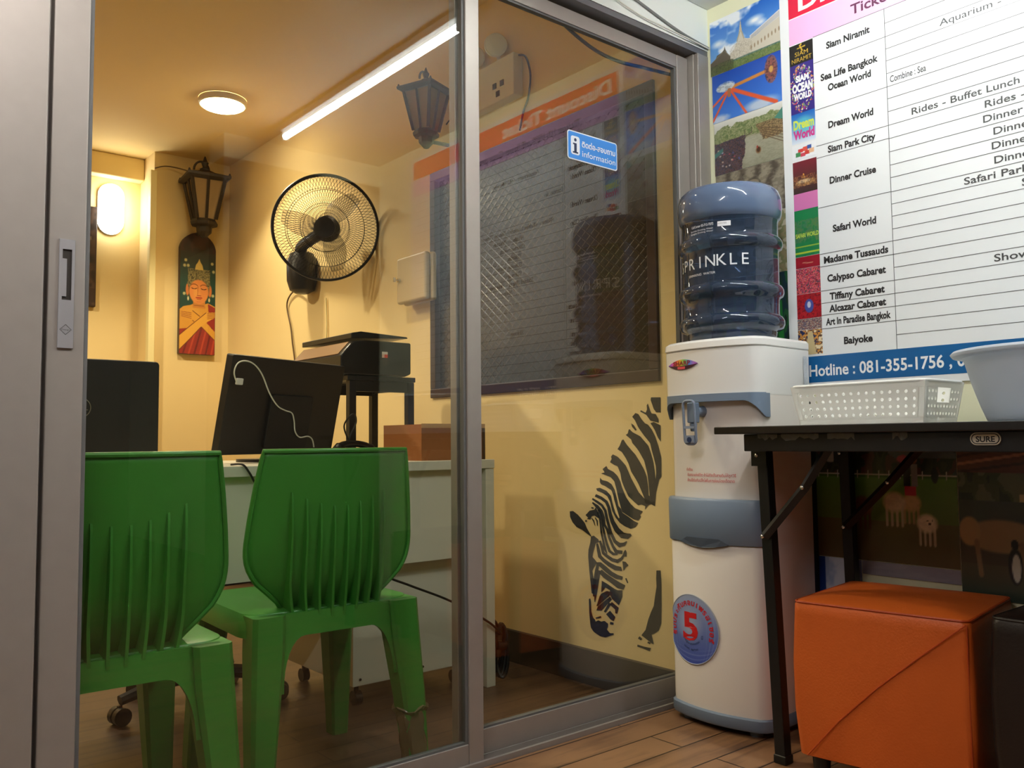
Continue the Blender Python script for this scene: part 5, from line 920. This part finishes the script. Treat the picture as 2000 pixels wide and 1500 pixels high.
# ================================================================== SHOP: THINGS
# ---- water dispenser (built facing -x, back at x = 0, then set against the wall)
wdp = thing('water_dispenser', 'white and blue grey floor standing water dispenser beside the sliding glass door', 'water dispenser')
HWD, DD, BU = 0.148, 0.262, 0.034
def front_x(y, d=0.0, hwid=HWD):
    t = min(1, abs(y)/hwid); x = DD+d+BU*(1-t*t)
    if t > 0.86: x -= 0.026*((t-0.86)/0.14)**2
    return -x
def plan(z, d=0.0, w_=0.0, back=-0.036, n=28):
    h = HWD+w_; return [(back, -h, z)]+[(front_x(y, d, h), y, z) for y in [h*(2*k/n-1) for k in range(n+1)]]+[(back, h, z)]
WARMW = mat('warm_white_plastic', (232, 226, 219), rough=0.20)
bm = bmesh.new(); loft(bm, [plan(0.046), plan(0.060, 0.001), plan(0.458, 0.003), plan(0.4625, 0.0), plan(0.4627, -0.014), plan(0.5768, -0.014)]); obj('lower_cabinet', bm, WARMW, wdp, smooth=True)
bm = bmesh.new(); loft(bm, [plan(0.016, 0.004, 0.001), plan(0.022, 0.008, 0.002), plan(0.044, 0.008, 0.002), plan(0.047, 0.003)]); obj('plinth', bm, BLUEG, wdp, smooth=True)
for x in (-0.25, -0.07):
    for y in (-0.10, 0.10):
        bm = bmesh.new(); cyl(bm, (x, y, 0), (x, y, 0.018), 0.016, 0.018, 14); obj('foot', bm, BLUEG, wdp, smooth=True)
bm = bmesh.new(); loft(bm, [plan(0.4632, 0.006, 0.002, -0.236), plan(0.466, 0.008, 0.003, -0.236), plan(0.570, 0.010, 0.003, -0.236), plan(0.576, 0.006, 0.002, -0.236)]); td = obj('tray_door', bm, BLUEG, wdp, smooth=True)
bm = bmesh.new(); ys = [0.085-0.15*k/24 for k in range(25)]
top = [(y, 0.463+0.014*min(1, 6*min(k/24, 1-k/24))) for k, y in enumerate(ys)]; botm = [(y, 0.463-0.010*sin(pi*k/24)) for k, y in enumerate(ys)][::-1]
prism(bm, top[:]+botm[1:-1], lambda p: (front_x(p[0], 0.0105), p[0], p[1]), lambda p: (front_x(p[0], 0.001), p[0], p[1])); obj('finger_pull_shade', bm, mat('shaded_blue_grey_plastic', (70, 80, 94), rough=0.5), td)  # dark shape on the surface, painting the shade of a pull recess
bm = bmesh.new(); loft(bm, [plan(0.577, -0.014), plan(0.80, -0.014), plan(0.845, -0.012)]); obj('tap_panel', bm, WARMW, wdp, smooth=True)
bm = bmesh.new(); loft(bm, [plan(0.838, -0.004), plan(0.842, 0.007, 0.001), plan(0.958, 0.009, 0.002), plan(0.960, 0.006, 0.0)]); obj('head', bm, WHITE, wdp, smooth=True)
bm = bmesh.new(); loft(bm, [plan(0.9605, 0.007, 0.001), plan(0.963, 0.012, 0.003), plan(0.978, 0.010, 0.003), plan(0.985, 0.0, -0.004), plan(0.988, -0.03, -0.03)]); obj('lid', bm, WHITE, wdp, smooth=True)
# blue hood trim with drooping ends
bm = bmesh.new(); A_, C_ = [], []; n_ = 48
for k in range(n_+1):
    y = (HWD+0.001)*(2*k/n_-1); t = abs(y)/HWD; zt_ = 0.8435; xq = min(1, max(0, (t-0.74)/0.24)); zb_ = 0.824-0.042*(1-math.sqrt(1-xq*xq))
    for off, L_ in ((0.011, A_), (-0.010, C_)): L_.append((front_x(y, off), y, zt_, zb_))
va = [[bm.verts.new((p[0], p[1], p[2])), bm.verts.new((p[0], p[1], p[3]))] for p in A_]; vc = [[bm.verts.new((p[0], p[1], p[2])), bm.verts.new((p[0], p[1], p[3]))] for p in C_]
for k in range(n_):
    bm.faces.new((va[k][0], va[k+1][0], va[k+1][1], va[k][1])); bm.faces.new((vc[k][1], vc[k+1][1], vc[k+1][0], vc[k][0]))
    bm.faces.new((va[k][0], vc[k][0], vc[k+1][0], va[k+1][0])); bm.faces.new((va[k][1], va[k+1][1], vc[k+1][1], vc[k][1]))
for k in (0, n_): bm.faces.new((va[k][0], va[k][1], vc[k][1], vc[k][0]))
obj('hood_trim', bm, BLUEG, wdp, smooth=True)
# tap
tap = bmesh.new(); ty = 0.016; tx = front_x(ty, -0.014)
cyl(tap, (tx+0.004, ty, 0.800), (tx-0.028, ty, 0.800), 0.015, 0.013, 18); box(tap, tx-0.052, tx-0.026, ty-0.011, ty+0.011, 0.770, 0.822); cyl(tap, (tx-0.039, ty, 0.77), (tx-0.039, ty, 0.748), 0.010, 0.008, 14)
tp_ = obj('tap', tap, BLUEG, wdp, bevel=0.003)
bm = bmesh.new(); lx = tx-0.058
tube(bm, [Vector((lx+0.006*max(0, (0.80-z)/0.08), ty+(y)*1.0, z)) for y, z in rrect(-0.0175, 0.0175, 0.716, 0.826, 0.011, 5)], 0.0036, 8, closed=True); box(bm, lx, lx+0.010, ty-0.014, ty+0.014, 0.719, 0.738); box(bm, lx, lx+0.006, ty-0.015, ty+0.015, 0.755, 0.762)
obj('lever', bm, mat('clear_blue_lever', (128, 140, 158), rough=0.15), tp_, smooth=True)
bm = bmesh.new(); cyl(bm, (lx-0.001, ty, 0.727), (lx+0.001, ty, 0.727), 0.007, seg=16); obj('drop_mark', bm, mat('navy_ink', (28, 45, 78)), tp_)
# back grille
bm = bmesh.new()
for k in range(16): box(bm, -0.030, -0.006, -0.14, 0.14, 0.06+0.05*k, 0.068+0.05*k)
for y in (-0.142, 0.142): box(bm, -0.034, -0.004, y-0.003, y+0.003, 0.05, 0.84)
box(bm, -0.036, -0.030, -0.14, 0.14, 0.05, 0.86); obj('condenser_grille', bm, BLACKM, wdp)
def fw(yc, zc, d): return lambda u, v: Vector((front_x(yc-u, d), yc-u, zc+v))
# badge
c = Canvas(60, 26, (170, 120, 190)); hue = [(120, 110, 230), (210, 90, 200), (240, 90, 90), (245, 190, 60), (120, 210, 110), (90, 150, 240), (180, 120, 220), (150, 90, 180)]
for k in range(60): c.a[:, k] = np.array(hue[int(k/60*7)])*(1-(k/60*7) % 1)+np.array(hue[int(k/60*7)+1])*((k/60*7) % 1)
c.rect(0, 1, 0, 0.36, (62, 22, 52)); c.rect(0.35, 0.6, 0.08, 0.3, (226, 80, 96))
def lens_(u, v):
    s = 2*u-1; hgt = 0.0215*(1-s*s)+0.0004; y = 0.064-0.056*s; return (front_x(y, 0.0106), y, 0.924+0.008*(-s)*0+hgt*(2*v-1)*0.62)
print_mesh('maker_badge', c, lens_, print_mat(0.2, 0.6, 'foil_badge'), wdp)
bm = bmesh.new(); put_text(bm, 'SHARP', fw(0.066, 0.9225, 0.0112), width=0.064, height=0.0115, bold=0.03); obj('badge_lettering', bm, mat('dark_red_ink', (140, 20, 30)), wdp)
bm = bmesh.new()
for s, z, w_, y in (('คำเตือน', 0.6455, 0.022, 0.064), ('อันตรายถึงชีวิต ถ้าไม่ติดตั้งสายดินให้ถูกวิธี', 0.632, 0.148, -0.002), ('ห้ามใช้ต่อกับปลั๊กไฟในการซ่อมโดยเด็ดขาด', 0.618, 0.144, 0.0)):
    put_text(bm, s, fw(y, z, -0.0125), width=w_, height=0.0078)
obj('warning_lettering', bm, INK_R, wdp)
# warranty sticker
sy_, sz_, sr_ = 0.056, 0.240, 0.086
c = Canvas(60, 60, (96, 118, 190)); c.grad(0, 1, (66, 84, 168), (158, 172, 204)); c.ell(0.45, 0.55, 0.3, 0.3, (186, 196, 214), 0.8, 0.9)
for k in range(16): c.line((k/15, 0), (k/15, 1), 0.004, (150, 166, 210), 0.4)
for k in range(16): c.line((0, k/15), (1, k/15), 0.004, (150, 166, 210), 0.4)
d_ = np.hypot(c.u-0.5, c.v-0.5)
def disc(u, v):
    a, b = 2*u-1, 2*v-1; x = a*math.sqrt(max(0, 1-b*b/2)); y = b*math.sqrt(max(0, 1-a*a/2)); yy = sy_-x*sr_; return (front_x(yy, 0.0042), yy, sz_+y*sr_*1.02)
stk = print_mesh('warranty_sticker', c, disc, PRINT, wdp)
bm = bmesh.new(); tube(bm, [Vector((front_x(sy_-sr_*cos(2*pi*k/64), 0.0036), sy_-sr_*cos(2*pi*k/64), sz_+1.02*sr_*sin(2*pi*k/64))) for k in range(64)], 0.0016, 5, closed=True); obj('sticker_rim', bm, mat('pale_blue_grey_rim', (170, 176, 186)), stk)
bm = bmesh.new(); put_text(bm, '5', fw(sy_+0.004, sz_-0.026, 0.0049), width=0.054, height=0.070, bold=0.03)
cl_ = ['รั', 'บ', 'ป', 'ร', 'ะ', 'กั', 'น', 'ค', 'อ', 'ม', 'เ', 'พ', 'ร', 'ส', 'เ', 'ซ', 'อ', 'ร์']
for k, s in enumerate(cl_):
    a = radians(196-212*k/(len(cl_)-1)); rr = 0.0605
    def f_(u, v, a=a, rr=rr):
        r = rr+v; an = a-u/rr; return Vector((front_x(sy_-r*cos(an), 0.0049), sy_-r*cos(an), sz_+r*sin(an)))
    put_text(bm, s, f_, height=0.0145, bold=0.03)
obj('red_lettering', bm, INK_R, stk)
bm = bmesh.new(); put_text(bm, 'ปี', fw(sy_-0.036, sz_-0.020, 0.0049), height=0.009)
for s, r0 in (('มาตรฐาน อุตสาหกรรม', 0.040), ('มอก. ๒๔๖๑', 0.054)):
    def g_(u, v, r0=r0):
        r = r0-v; an = -pi/2-0.05+u/r0; return Vector((front_x(sy_-r*cos(an), 0.0049), sy_-r*cos(an), sz_+r*sin(an)))
    put_text(bm, s, g_, width=0.066 if r0 < 0.05 else 0.052, height=0.006)
obj('small_lettering', bm, mat('navy_ink', (28, 45, 78)), stk)
# data label on the side face
c = Canvas(30, 80, (226, 230, 232)); c.speck(np.ones_like(c.u)*0.6, [(226, 230, 232), (190, 196, 202), (214, 218, 222), (170, 178, 188)], 18, 2.6)
for k in range(18): c.line((0.1, 0.05+0.05*k), (0.5+0.4*rng.random(), 0.05+0.05*k), 0.010, (150, 158, 166), 0.7)
print_mesh('data_label', c, lambda u, v: (-0.062+0.020*u-0.004, -HWD-0.0036, 0.865+0.078*v), PRINT, wdp)
wdp.location = (2.098, 1.414, 0); wdp.rotation_euler = (0, 0, radians(2.2))

# ---- big water bottle on top
BC = Vector((1.955, 1.421, 0))
wb_ = thing('water_bottle', 'large blue ribbed drinking water bottle upside down on the dispenser', 'water bottle', (BC.x, BC.y, 0.97))
def bottle_mat(nm, tint, rough, dens, ior=1.15):
    m = bpy.data.materials.new(nm); m.use_nodes = True; b = m.node_tree.nodes['Principled BSDF']
    b.inputs['Base Color'].default_value = (*tint, 1); b.inputs['Transmission Weight'].default_value = dens; b.inputs['Roughness'].default_value = rough; b.inputs['IOR'].default_value = ior; b.inputs['Coat Weight'].default_value = 1.0; b.inputs['Coat Roughness'].default_value = 0.02
    return m
prof = [(0.112, 0.9885), (0.118, 0.998), (0.1195, 1.010), (0.126, 1.014), (0.1345, 1.020), (0.1385, 1.030), (0.1385, 1.040), (0.135, 1.049), (0.128, 1.054), (0.1265, 1.060), (0.1265, 1.094), (0.128, 1.099), (0.135, 1.104), (0.1385, 1.113), (0.1385, 1.122), (0.135, 1.131), (0.128, 1.136), (0.1275, 1.142), (0.1275, 1.222), (0.1285, 1.227), (0.135, 1.232), (0.1385, 1.241), (0.1385, 1.250), (0.135, 1.259), (0.1285, 1.264), (0.1275, 1.270), (0.1275, 1.302), (0.129, 1.309)]
bm = bmesh.new(); lathe(bm, prof, BC, seg=72); obj('bottle_body', bm, bottle_mat('blue_water_bottle_plastic', (0.17, 0.29, 0.53), 0.02, 0.88), wb_, smooth=True)
bm = bmesh.new(); lathe(bm, [(0.128, 1.3095), (0.1335, 1.315), (0.1375, 1.327), (0.139, 1.345), (0.138, 1.366), (0.133, 1.386), (0.122, 1.398), (0.10, 1.404), (0.06, 1.402), (0.001, 1.400)], BC, seg=72, capt=False); obj('bottle_base', bm, bottle_mat('frosted_blue_bottle_plastic', (0.20, 0.29, 0.48), 0.22, 0.45), wb_, smooth=True)
tow = -(BC-EYE); tow.z = 0; tow.normalize(); rgt = Vector((-tow.y, tow.x, 0))
if rgt.dot(rt) < 0: rgt = -rgt
def bw(phi, zc, r): return lambda u, v: BC+tow*(r*cos(radians(phi)+u/r))+rgt*(r*sin(radians(phi)+u/r))+Vector((0, 0, zc+v))
bm = bmesh.new()
for k, s in enumerate('SPRINKLE'):
    put_text(bm, s, bw(-78+13.6*k, 1.178, 0.1284), height=0.032)
put_text(bm, 'DRINKING  WATER', bw(-37, 1.158, 0.1284), width=0.088, height=0.0065)
put_text(bm, 'CallCenter 02-712-7272', bw(-34, 1.287, 0.1284), width=0.07, height=0.0065, bold=0.02); put_text(bm, 'Sprinkle Drinking Water', bw(-35, 1.277, 0.1284), width=0.072, height=0.0045); put_text(bm, 'Sprinkle Drinking Water', bw(-35, 1.270, 0.1284), width=0.072, height=0.0045)
obj('lettering', bm, mat('white_bottle_ink', (236, 240, 244), rough=0.5), wb_)
bm = bmesh.new(); f_ = bw(-6, 1.287, 0.1286); Rr = [[bm.verts.new(f_(-0.017+0.034*i/8, -0.0065+0.013*j)) for i in range(9)] for j in (0, 1)]
for i in range(8): bm.faces.new((Rr[0][i], Rr[0][i+1], Rr[1][i+1], Rr[1][i]))
lb_ = obj('date_label', bm, mat('white_paper_label', (235, 235, 238), rough=0.5), wb_)
bm = bmesh.new(); put_text(bm, '0 2712 7272', bw(-8, 1.286, 0.1289), width=0.022, height=0.004); obj('label_print', bm, INK, lb_)

# ---- folding table
ft = thing('folding_table', 'black topped folding table with black steel legs along the poster wall', 'table', (1.87, 0.6, 0))
TX0, TX1, TY0, TY1, TZ = 1.645, 2.090, -0.02, 1.254, 0.756
obj('tabletop', B((TX0, TX1, TY0, TY1, TZ-0.017, TZ)), mat('black_table_laminate', (24, 22, 21), rough=0.35), ft, bevel=0.002)
for b_ in ((1.668, 1.69, TY0+0.05, TY1-0.065, 0.700, 0.7385), (2.056, 2.078, TY0+0.05, TY1-0.065, 0.700, 0.7385), (1.69, 2.056, TY1-0.087, TY1-0.065, 0.700, 0.7385), (1.69, 2.056, TY0+0.05, TY0+0.072, 0.700, 0.7385)): obj('apron_rail', B(b_), BLACKM, ft, bevel=0.002)
def leg_(x, yb, yt, ym, ya):
    bm = bmesh.new(); a = 0.0135
    loft(bm, [[(x+sx*a, y+sy*a, z) for sx, sy in ((-1, -1), (1, -1), (1, 1), (-1, 1))] for y, z in ((yb, 0.012), (yt, 0.735))]); lg = obj('leg', bm, BLACKM, ft, bevel=0.002)
    bm = bmesh.new(); box(bm, x-0.016, x+0.016, yb-0.016, yb+0.016, 0, 0.02); obj('foot_cap', bm, BLACK, lg, bevel=0.003)
    bm = bmesh.new(); s = 1 if ya > yt else -1; xo = x-0.0185
    tube(bm, [(xo, yb+(yt-yb)*0.68, 0.505), (xo, (yb+ya)/2+0.01*s, 0.62), (xo, ya, 0.715)], 0.011, 4); box(bm, xo-0.004, xo+0.004, yt-0.02, yt+0.02, 0.665, 0.735); obj('brace', bm, BLACKM, lg)
    bm = bmesh.new()
    for y, z in ((yb+(yt-yb)*0.68, 0.505), ((yb+ya)/2+0.01*s, 0.62), (yt, 0.69), (ya, 0.715)):
        lathe(bm, [(0.0048, 0), (0.0044, 0.002), (0.002, 0.0034), (0.0005, 0.0036)], M=Matrix.Translation((xo-0.0115, y, z)) @ Matrix.Rotation(radians(-90), 4, 'Y'), seg=12)
    obj('rivet', bm, CHROME, lg, smooth=True)
leg_(1.742, 1.158, 1.186, 1.1, 1.005); leg_(2.066, 1.152, 1.166, 1.1, 0.955); leg_(1.742, 0.07, 0.05, 0.1, 0.20); leg_(2.066, 0.07, 0.05, 0.1, 0.20)
bm = bmesh.new(); bc_ = (0.667, 0.7245)
prism(bm, rrect(bc_[0]-0.0265, bc_[0]+0.0265, bc_[1]-0.0115, bc_[1]+0.0115, 0.0112), lambda p: (1.6650, p[0], p[1]), lambda p: (1.668, p[0], p[1])); bdg = obj('maker_badge', bm, mat('cream_badge_plate', (206, 198, 176), rough=0.35), ft)
bm = bmesh.new(); tube(bm, [Vector((1.6647, p[0], p[1])) for p in rrect(bc_[0]-0.0235, bc_[0]+0.0235, bc_[1]-0.0088, bc_[1]+0.0088, 0.0086)], 0.0009, 5, closed=True)
put_text(bm, 'SURE', lambda u, v: Vector((1.6646, bc_[0]-u, bc_[1]-0.0055+v)), width=0.033, height=0.0105, bold=0.03); obj('badge_lettering', bm, INK, bdg)
for y0_, ln in ((1.15, 0.05), (1.09, 0.09), (0.98, 0.06), (0.84, 0.03)):
    bm = bmesh.new(); rowz = [[bm.verts.new((1.6655+0.002*rng.random(), y0_-ln*i/8, 0.738-j*(0.006+0.010*rng.random()))) for i in range(9)] for j in (0, 1)]
    for i in range(8): bm.faces.new((rowz[0][i], rowz[0][i+1], rowz[1][i+1], rowz[1][i]))
    obj('torn_film', bm, mat('grey_torn_film', (120, 118, 112), rough=0.3, alpha=0.7), ft)

# ---- perforated basket
bk_ = thing('plastic_basket', 'cream perforated plastic basket on the black table', 'basket', (1.86, 0.98, TZ))
def hole_panel(bm, fn, L, H, cols, rows, u0, u1, v0, v1, r, skip=None):
    us = [u0+(u1-u0)*k/cols for k in range(cols+1)]; vs_ = [v0+(v1-v0)*k/rows for k in range(rows+1)]; V = lambda u, v: bm.verts.new(fn(u/L, v/H))
    for (a, b, c_, d) in ((0, L, 0, v0), (0, L, v1, H), (0, u0, v0, v1), (u1, L, v0, v1)):
        n = max(1, int((b-a)/0.02)); 
        for k in range(n):
            p, q = a+(b-a)*k/n, a+(b-a)*(k+1)/n; bm.faces.new((V(p, c_), V(q, c_), V(q, d), V(p, d)))
    for i in range(cols):
        for j in range(rows):
            a, b, c_, d = us[i], us[i+1], vs_[j], vs_[j+1]; cu, cw = (a+b)/2, (c_+d)/2
            if skip and skip(cu, cw):
                continue
            sqp = [(b, cw), (b, d), (cu, d), (a, d), (a, cw), (a, c_), (cu, c_), (b, c_)]; ci = [(cu+r*cos(pi*k/4), cw+r*sin(pi*k/4)) for k in range(8)]
            S = [V(*p) for p in sqp]; I = [V(*p) for p in ci]
            for k in range(8): bm.faces.new((S[k], S[(k+1) % 8], I[(k+1) % 8], I[k]))
X0, X1, Y0, Y1, ZB, ZT, IN = 1.775, 1.955, 0.822, 1.132, TZ+0.002, TZ+0.090, 0.014
def cor(sx, sy, t): i = IN*(1-t); return Vector(((X0+i) if sx < 0 else (X1-i), (Y0+i) if sy < 0 else (Y1-i), ZB+(ZT-ZB)*t))
BKM = mat('cream_basket_plastic', (250, 250, 242), rough=0.35); _b = BKM.node_tree.nodes['Principled BSDF']; _b.inputs['Subsurface Weight'].default_value = 0.5; _b.inputs['Subsurface Radius'].default_value = (1, 1, 0.9); _b.inputs['Subsurface Scale'].default_value = 0.02
bm = bmesh.new()
for a, b, cols, L, sk in (((-1, 1), (-1, -1), 16, 0.30, None), ((1, 1), (1, -1), 16, 0.30, None), ((-1, -1), (1, -1), 10, 0.172, lambda u, v: abs(u-0.086) < 0.024 and v > 0.044), ((-1, 1), (1, 1), 10, 0.172, lambda u, v: abs(u-0.086) < 0.024 and v > 0.044)):
    fn = lambda s, t, a=a, b=b: cor(*a, t)*(1-s)+cor(*b, t)*s
    hole_panel(bm, fn, L, 0.088, cols, 4, 0.012, L-0.012, 0.012, 0.074, 0.0036, sk)
i = IN; bm.faces.new([bm.verts.new((x, y, ZB)) for x, y in ((X0+i, Y0+i), (X1-i, Y0+i), (X1-i, Y1-i), (X0+i, Y1-i))])
bmesh.ops.remove_doubles(bm, verts=bm.verts, dist=0.0004)
bo = obj('basket_wall', bm, BKM, bk_); md = bo.modifiers.new('thick', 'SOLIDIFY'); md.thickness = 0.002; md.offset = 0
bm = bmesh.new(); tube(bm, [Vector((x, y, ZT)) for x, y in rrect(X0, X1, Y0, Y1, 0.02, 5)], 0.0035, 8, closed=True); obj('rim', bm, BKM, bk_, smooth=True)

# ---- basin
bs = thing('plastic_basin', 'translucent grey blue plastic basin on the black table, right of the basket', 'basin', (1.862, 0.588, TZ))
bm = bmesh.new(); prof = [(0.002, 0.004), (0.12, 0.003), (0.138, 0.0), (0.142, 0.004), (0.152, 0.03), (0.168, 0.08), (0.178, 0.118), (0.182, 0.126), (0.199, 0.128), (0.203, 0.134), (0.198, 0.139), (0.182, 0.138), (0.174, 0.128), (0.162, 0.08), (0.146, 0.03), (0.136, 0.010), (0.002, 0.009)]
lathe(bm, prof, (1.862, 0.588, TZ+0.0005), seg=72, capb=False, capt=False)
m_ = mat('grey_blue_translucent_plastic', (200, 212, 226), rough=0.4, trans=0.3); _b = m_.node_tree.nodes['Principled BSDF']; _b.inputs['Subsurface Weight'].default_value = 0.5; _b.inputs['Subsurface Radius'].default_value = (1, 1, 1); _b.inputs['Subsurface Scale'].default_value = 0.04
obj('basin_bowl', bm, m_, bs, smooth=True)

# ---- cube stools
def stool(name, label, corner, ang, lu, lw, z1, m, mseam):
    u = Vector((sin(ang), -cos(ang), 0)); w2 = Vector((cos(ang), sin(ang), 0)); cc = Vector((corner[0], corner[1], 0))+u*lu/2+w2*lw/2
    t = thing(name, label, 'stool', (cc.x, cc.y, 0), 'cube stools under the folding table')
    def ring(z, ins, r=0.018):
        a, b = lw/2-ins, lu/2-ins; out_ = []
        for cx, cy, a0 in ((a-r, b-r, 0), (-a+r, b-r, 90), (-a+r, -b+r, 180), (a-r, -b+r, 270)):
            for q in range(6): an = radians(a0+18*q); p = cc+w2*(cx+r*cos(an))-u*(cy+r*sin(an)); out_.append((p.x, p.y, z))
        return out_
    bm = bmesh.new(); z0 = 0.048
    loft(bm, [ring(z0, 0.012), ring(z0+0.004, 0.004), ring(z0+0.10, -0.003), ring(z0+0.20, -0.004), ring(z1-0.03, 0.0), ring(z1-0.010, 0.001), ring(z1-0.002, 0.006), ring(z1, 0.014), ring(z1+0.008, 0.06), ring(z1+0.013, 0.13)])
    b_ = obj('cushion', bm, m, t, smooth=True)
    bm = bmesh.new(); tube(bm, [Vector(p) for p in ring(z1-0.004, 0.003)], 0.0022, 6, closed=True)
    def face(s, t_): return cc-w2*(lw/2+0.0045)+u*(lu*(s-0.5))+Vector((0, 0, z0+(z1-z0)*t_))
    tube(bm, [face(0.98, 0.97), face(0.75, 0.76), face(0.5, 0.52), face(0.28, 0.28), face(0.08, 0.02)], 0.0016, 5)
    for s in (0.985,): tube(bm, [face(s, 0.02)+w2*0.004, face(s, 0.97)+w2*0.004], 0.0014, 5)
    obj('seam', bm, mseam, b_, smooth=True)
    for a in (-1, 1):
        for b in (-1, 1):
            p = cc+u*(a*(lu/2-0.04))+w2*(b*(lw/2-0.04)); bm = bmesh.new(); cyl(bm, p, p+Vector((0, 0, 0.05)), 0.016, 0.02, 14); obj('foot', bm, BLACK, t, smooth=True)
    return t
ORG = mat('orange_leatherette', (206, 98, 36), rough=0.42, noise=0.06, nscale=9, bump=0.25, bscale=220)
stool('cube_stool', 'orange leatherette cube stool under the black folding table', (1.690, 1.092), radians(8.4), 0.355, 0.345, 0.378, ORG, mat('dark_orange_seam', (176, 66, 20)))
stool('cube_stool', 'dark brown leatherette cube stool right of the orange one', (1.748, 0.710), radians(0), 0.34, 0.335, 0.392, mat('dark_brown_leatherette', (27, 18, 16), rough=0.4, bump=0.25, bscale=220), mat('dark_brown_seam', (28, 20, 18)))

# ---- fluorescent batten on the shop ceiling (seen in the glass)
tl_ = thing('fluorescent_light', 'white fluorescent tube light on the shop ceiling, mirrored in the glass', 'ceiling light', (1.518, 0.534, 2.03))
obj('batten', B((1.493, 1.543, -0.10, 1.17, 2.004, 2.0295)), mat('white_enamel', (236, 236, 232), rough=0.35), tl_, bevel=0.004)
for y0 in (-0.094, 1.136): obj('lamp_holder', B((1.503, 1.533, y0, y0+0.026, 1.966, 2.004)), WHITE, tl_, bevel=0.003)
bm = bmesh.new(); cyl(bm, (1.518, -0.066, 1.984), (1.518, 1.134, 1.984), 0.013, seg=20); obj('tube', bm, emis('cool_white_tube_glow', (0.94, 1.0, 0.99), L_TUBE), tl_, smooth=True)

fill_tl = thing('fluorescent_light', 'added warm white fill tube on the shop ceiling, out of view', 'ceiling light', (-0.15, 0.62, 2.03))  # fill lamp added out of view to brighten dispenser, stool and basket fronts
obj('batten', B((-0.78, 0.48, 0.595, 0.645, 2.004, 2.0295)), mat('white_enamel', (236, 236, 232)), fill_tl, bevel=0.004)
for x0 in (-0.774, 0.448): obj('lamp_holder', B((x0, x0+0.026, 0.605, 0.635, 1.966, 2.004)), WHITE, fill_tl, bevel=0.003)
bm = bmesh.new(); cyl(bm, (-0.748, 0.62, 1.984), (0.448, 0.62, 1.984), 0.013, seg=20); obj('tube', bm, emis('fill_tube_glow', (1.0, 0.94, 0.92), L_FILL), fill_tl, smooth=True)
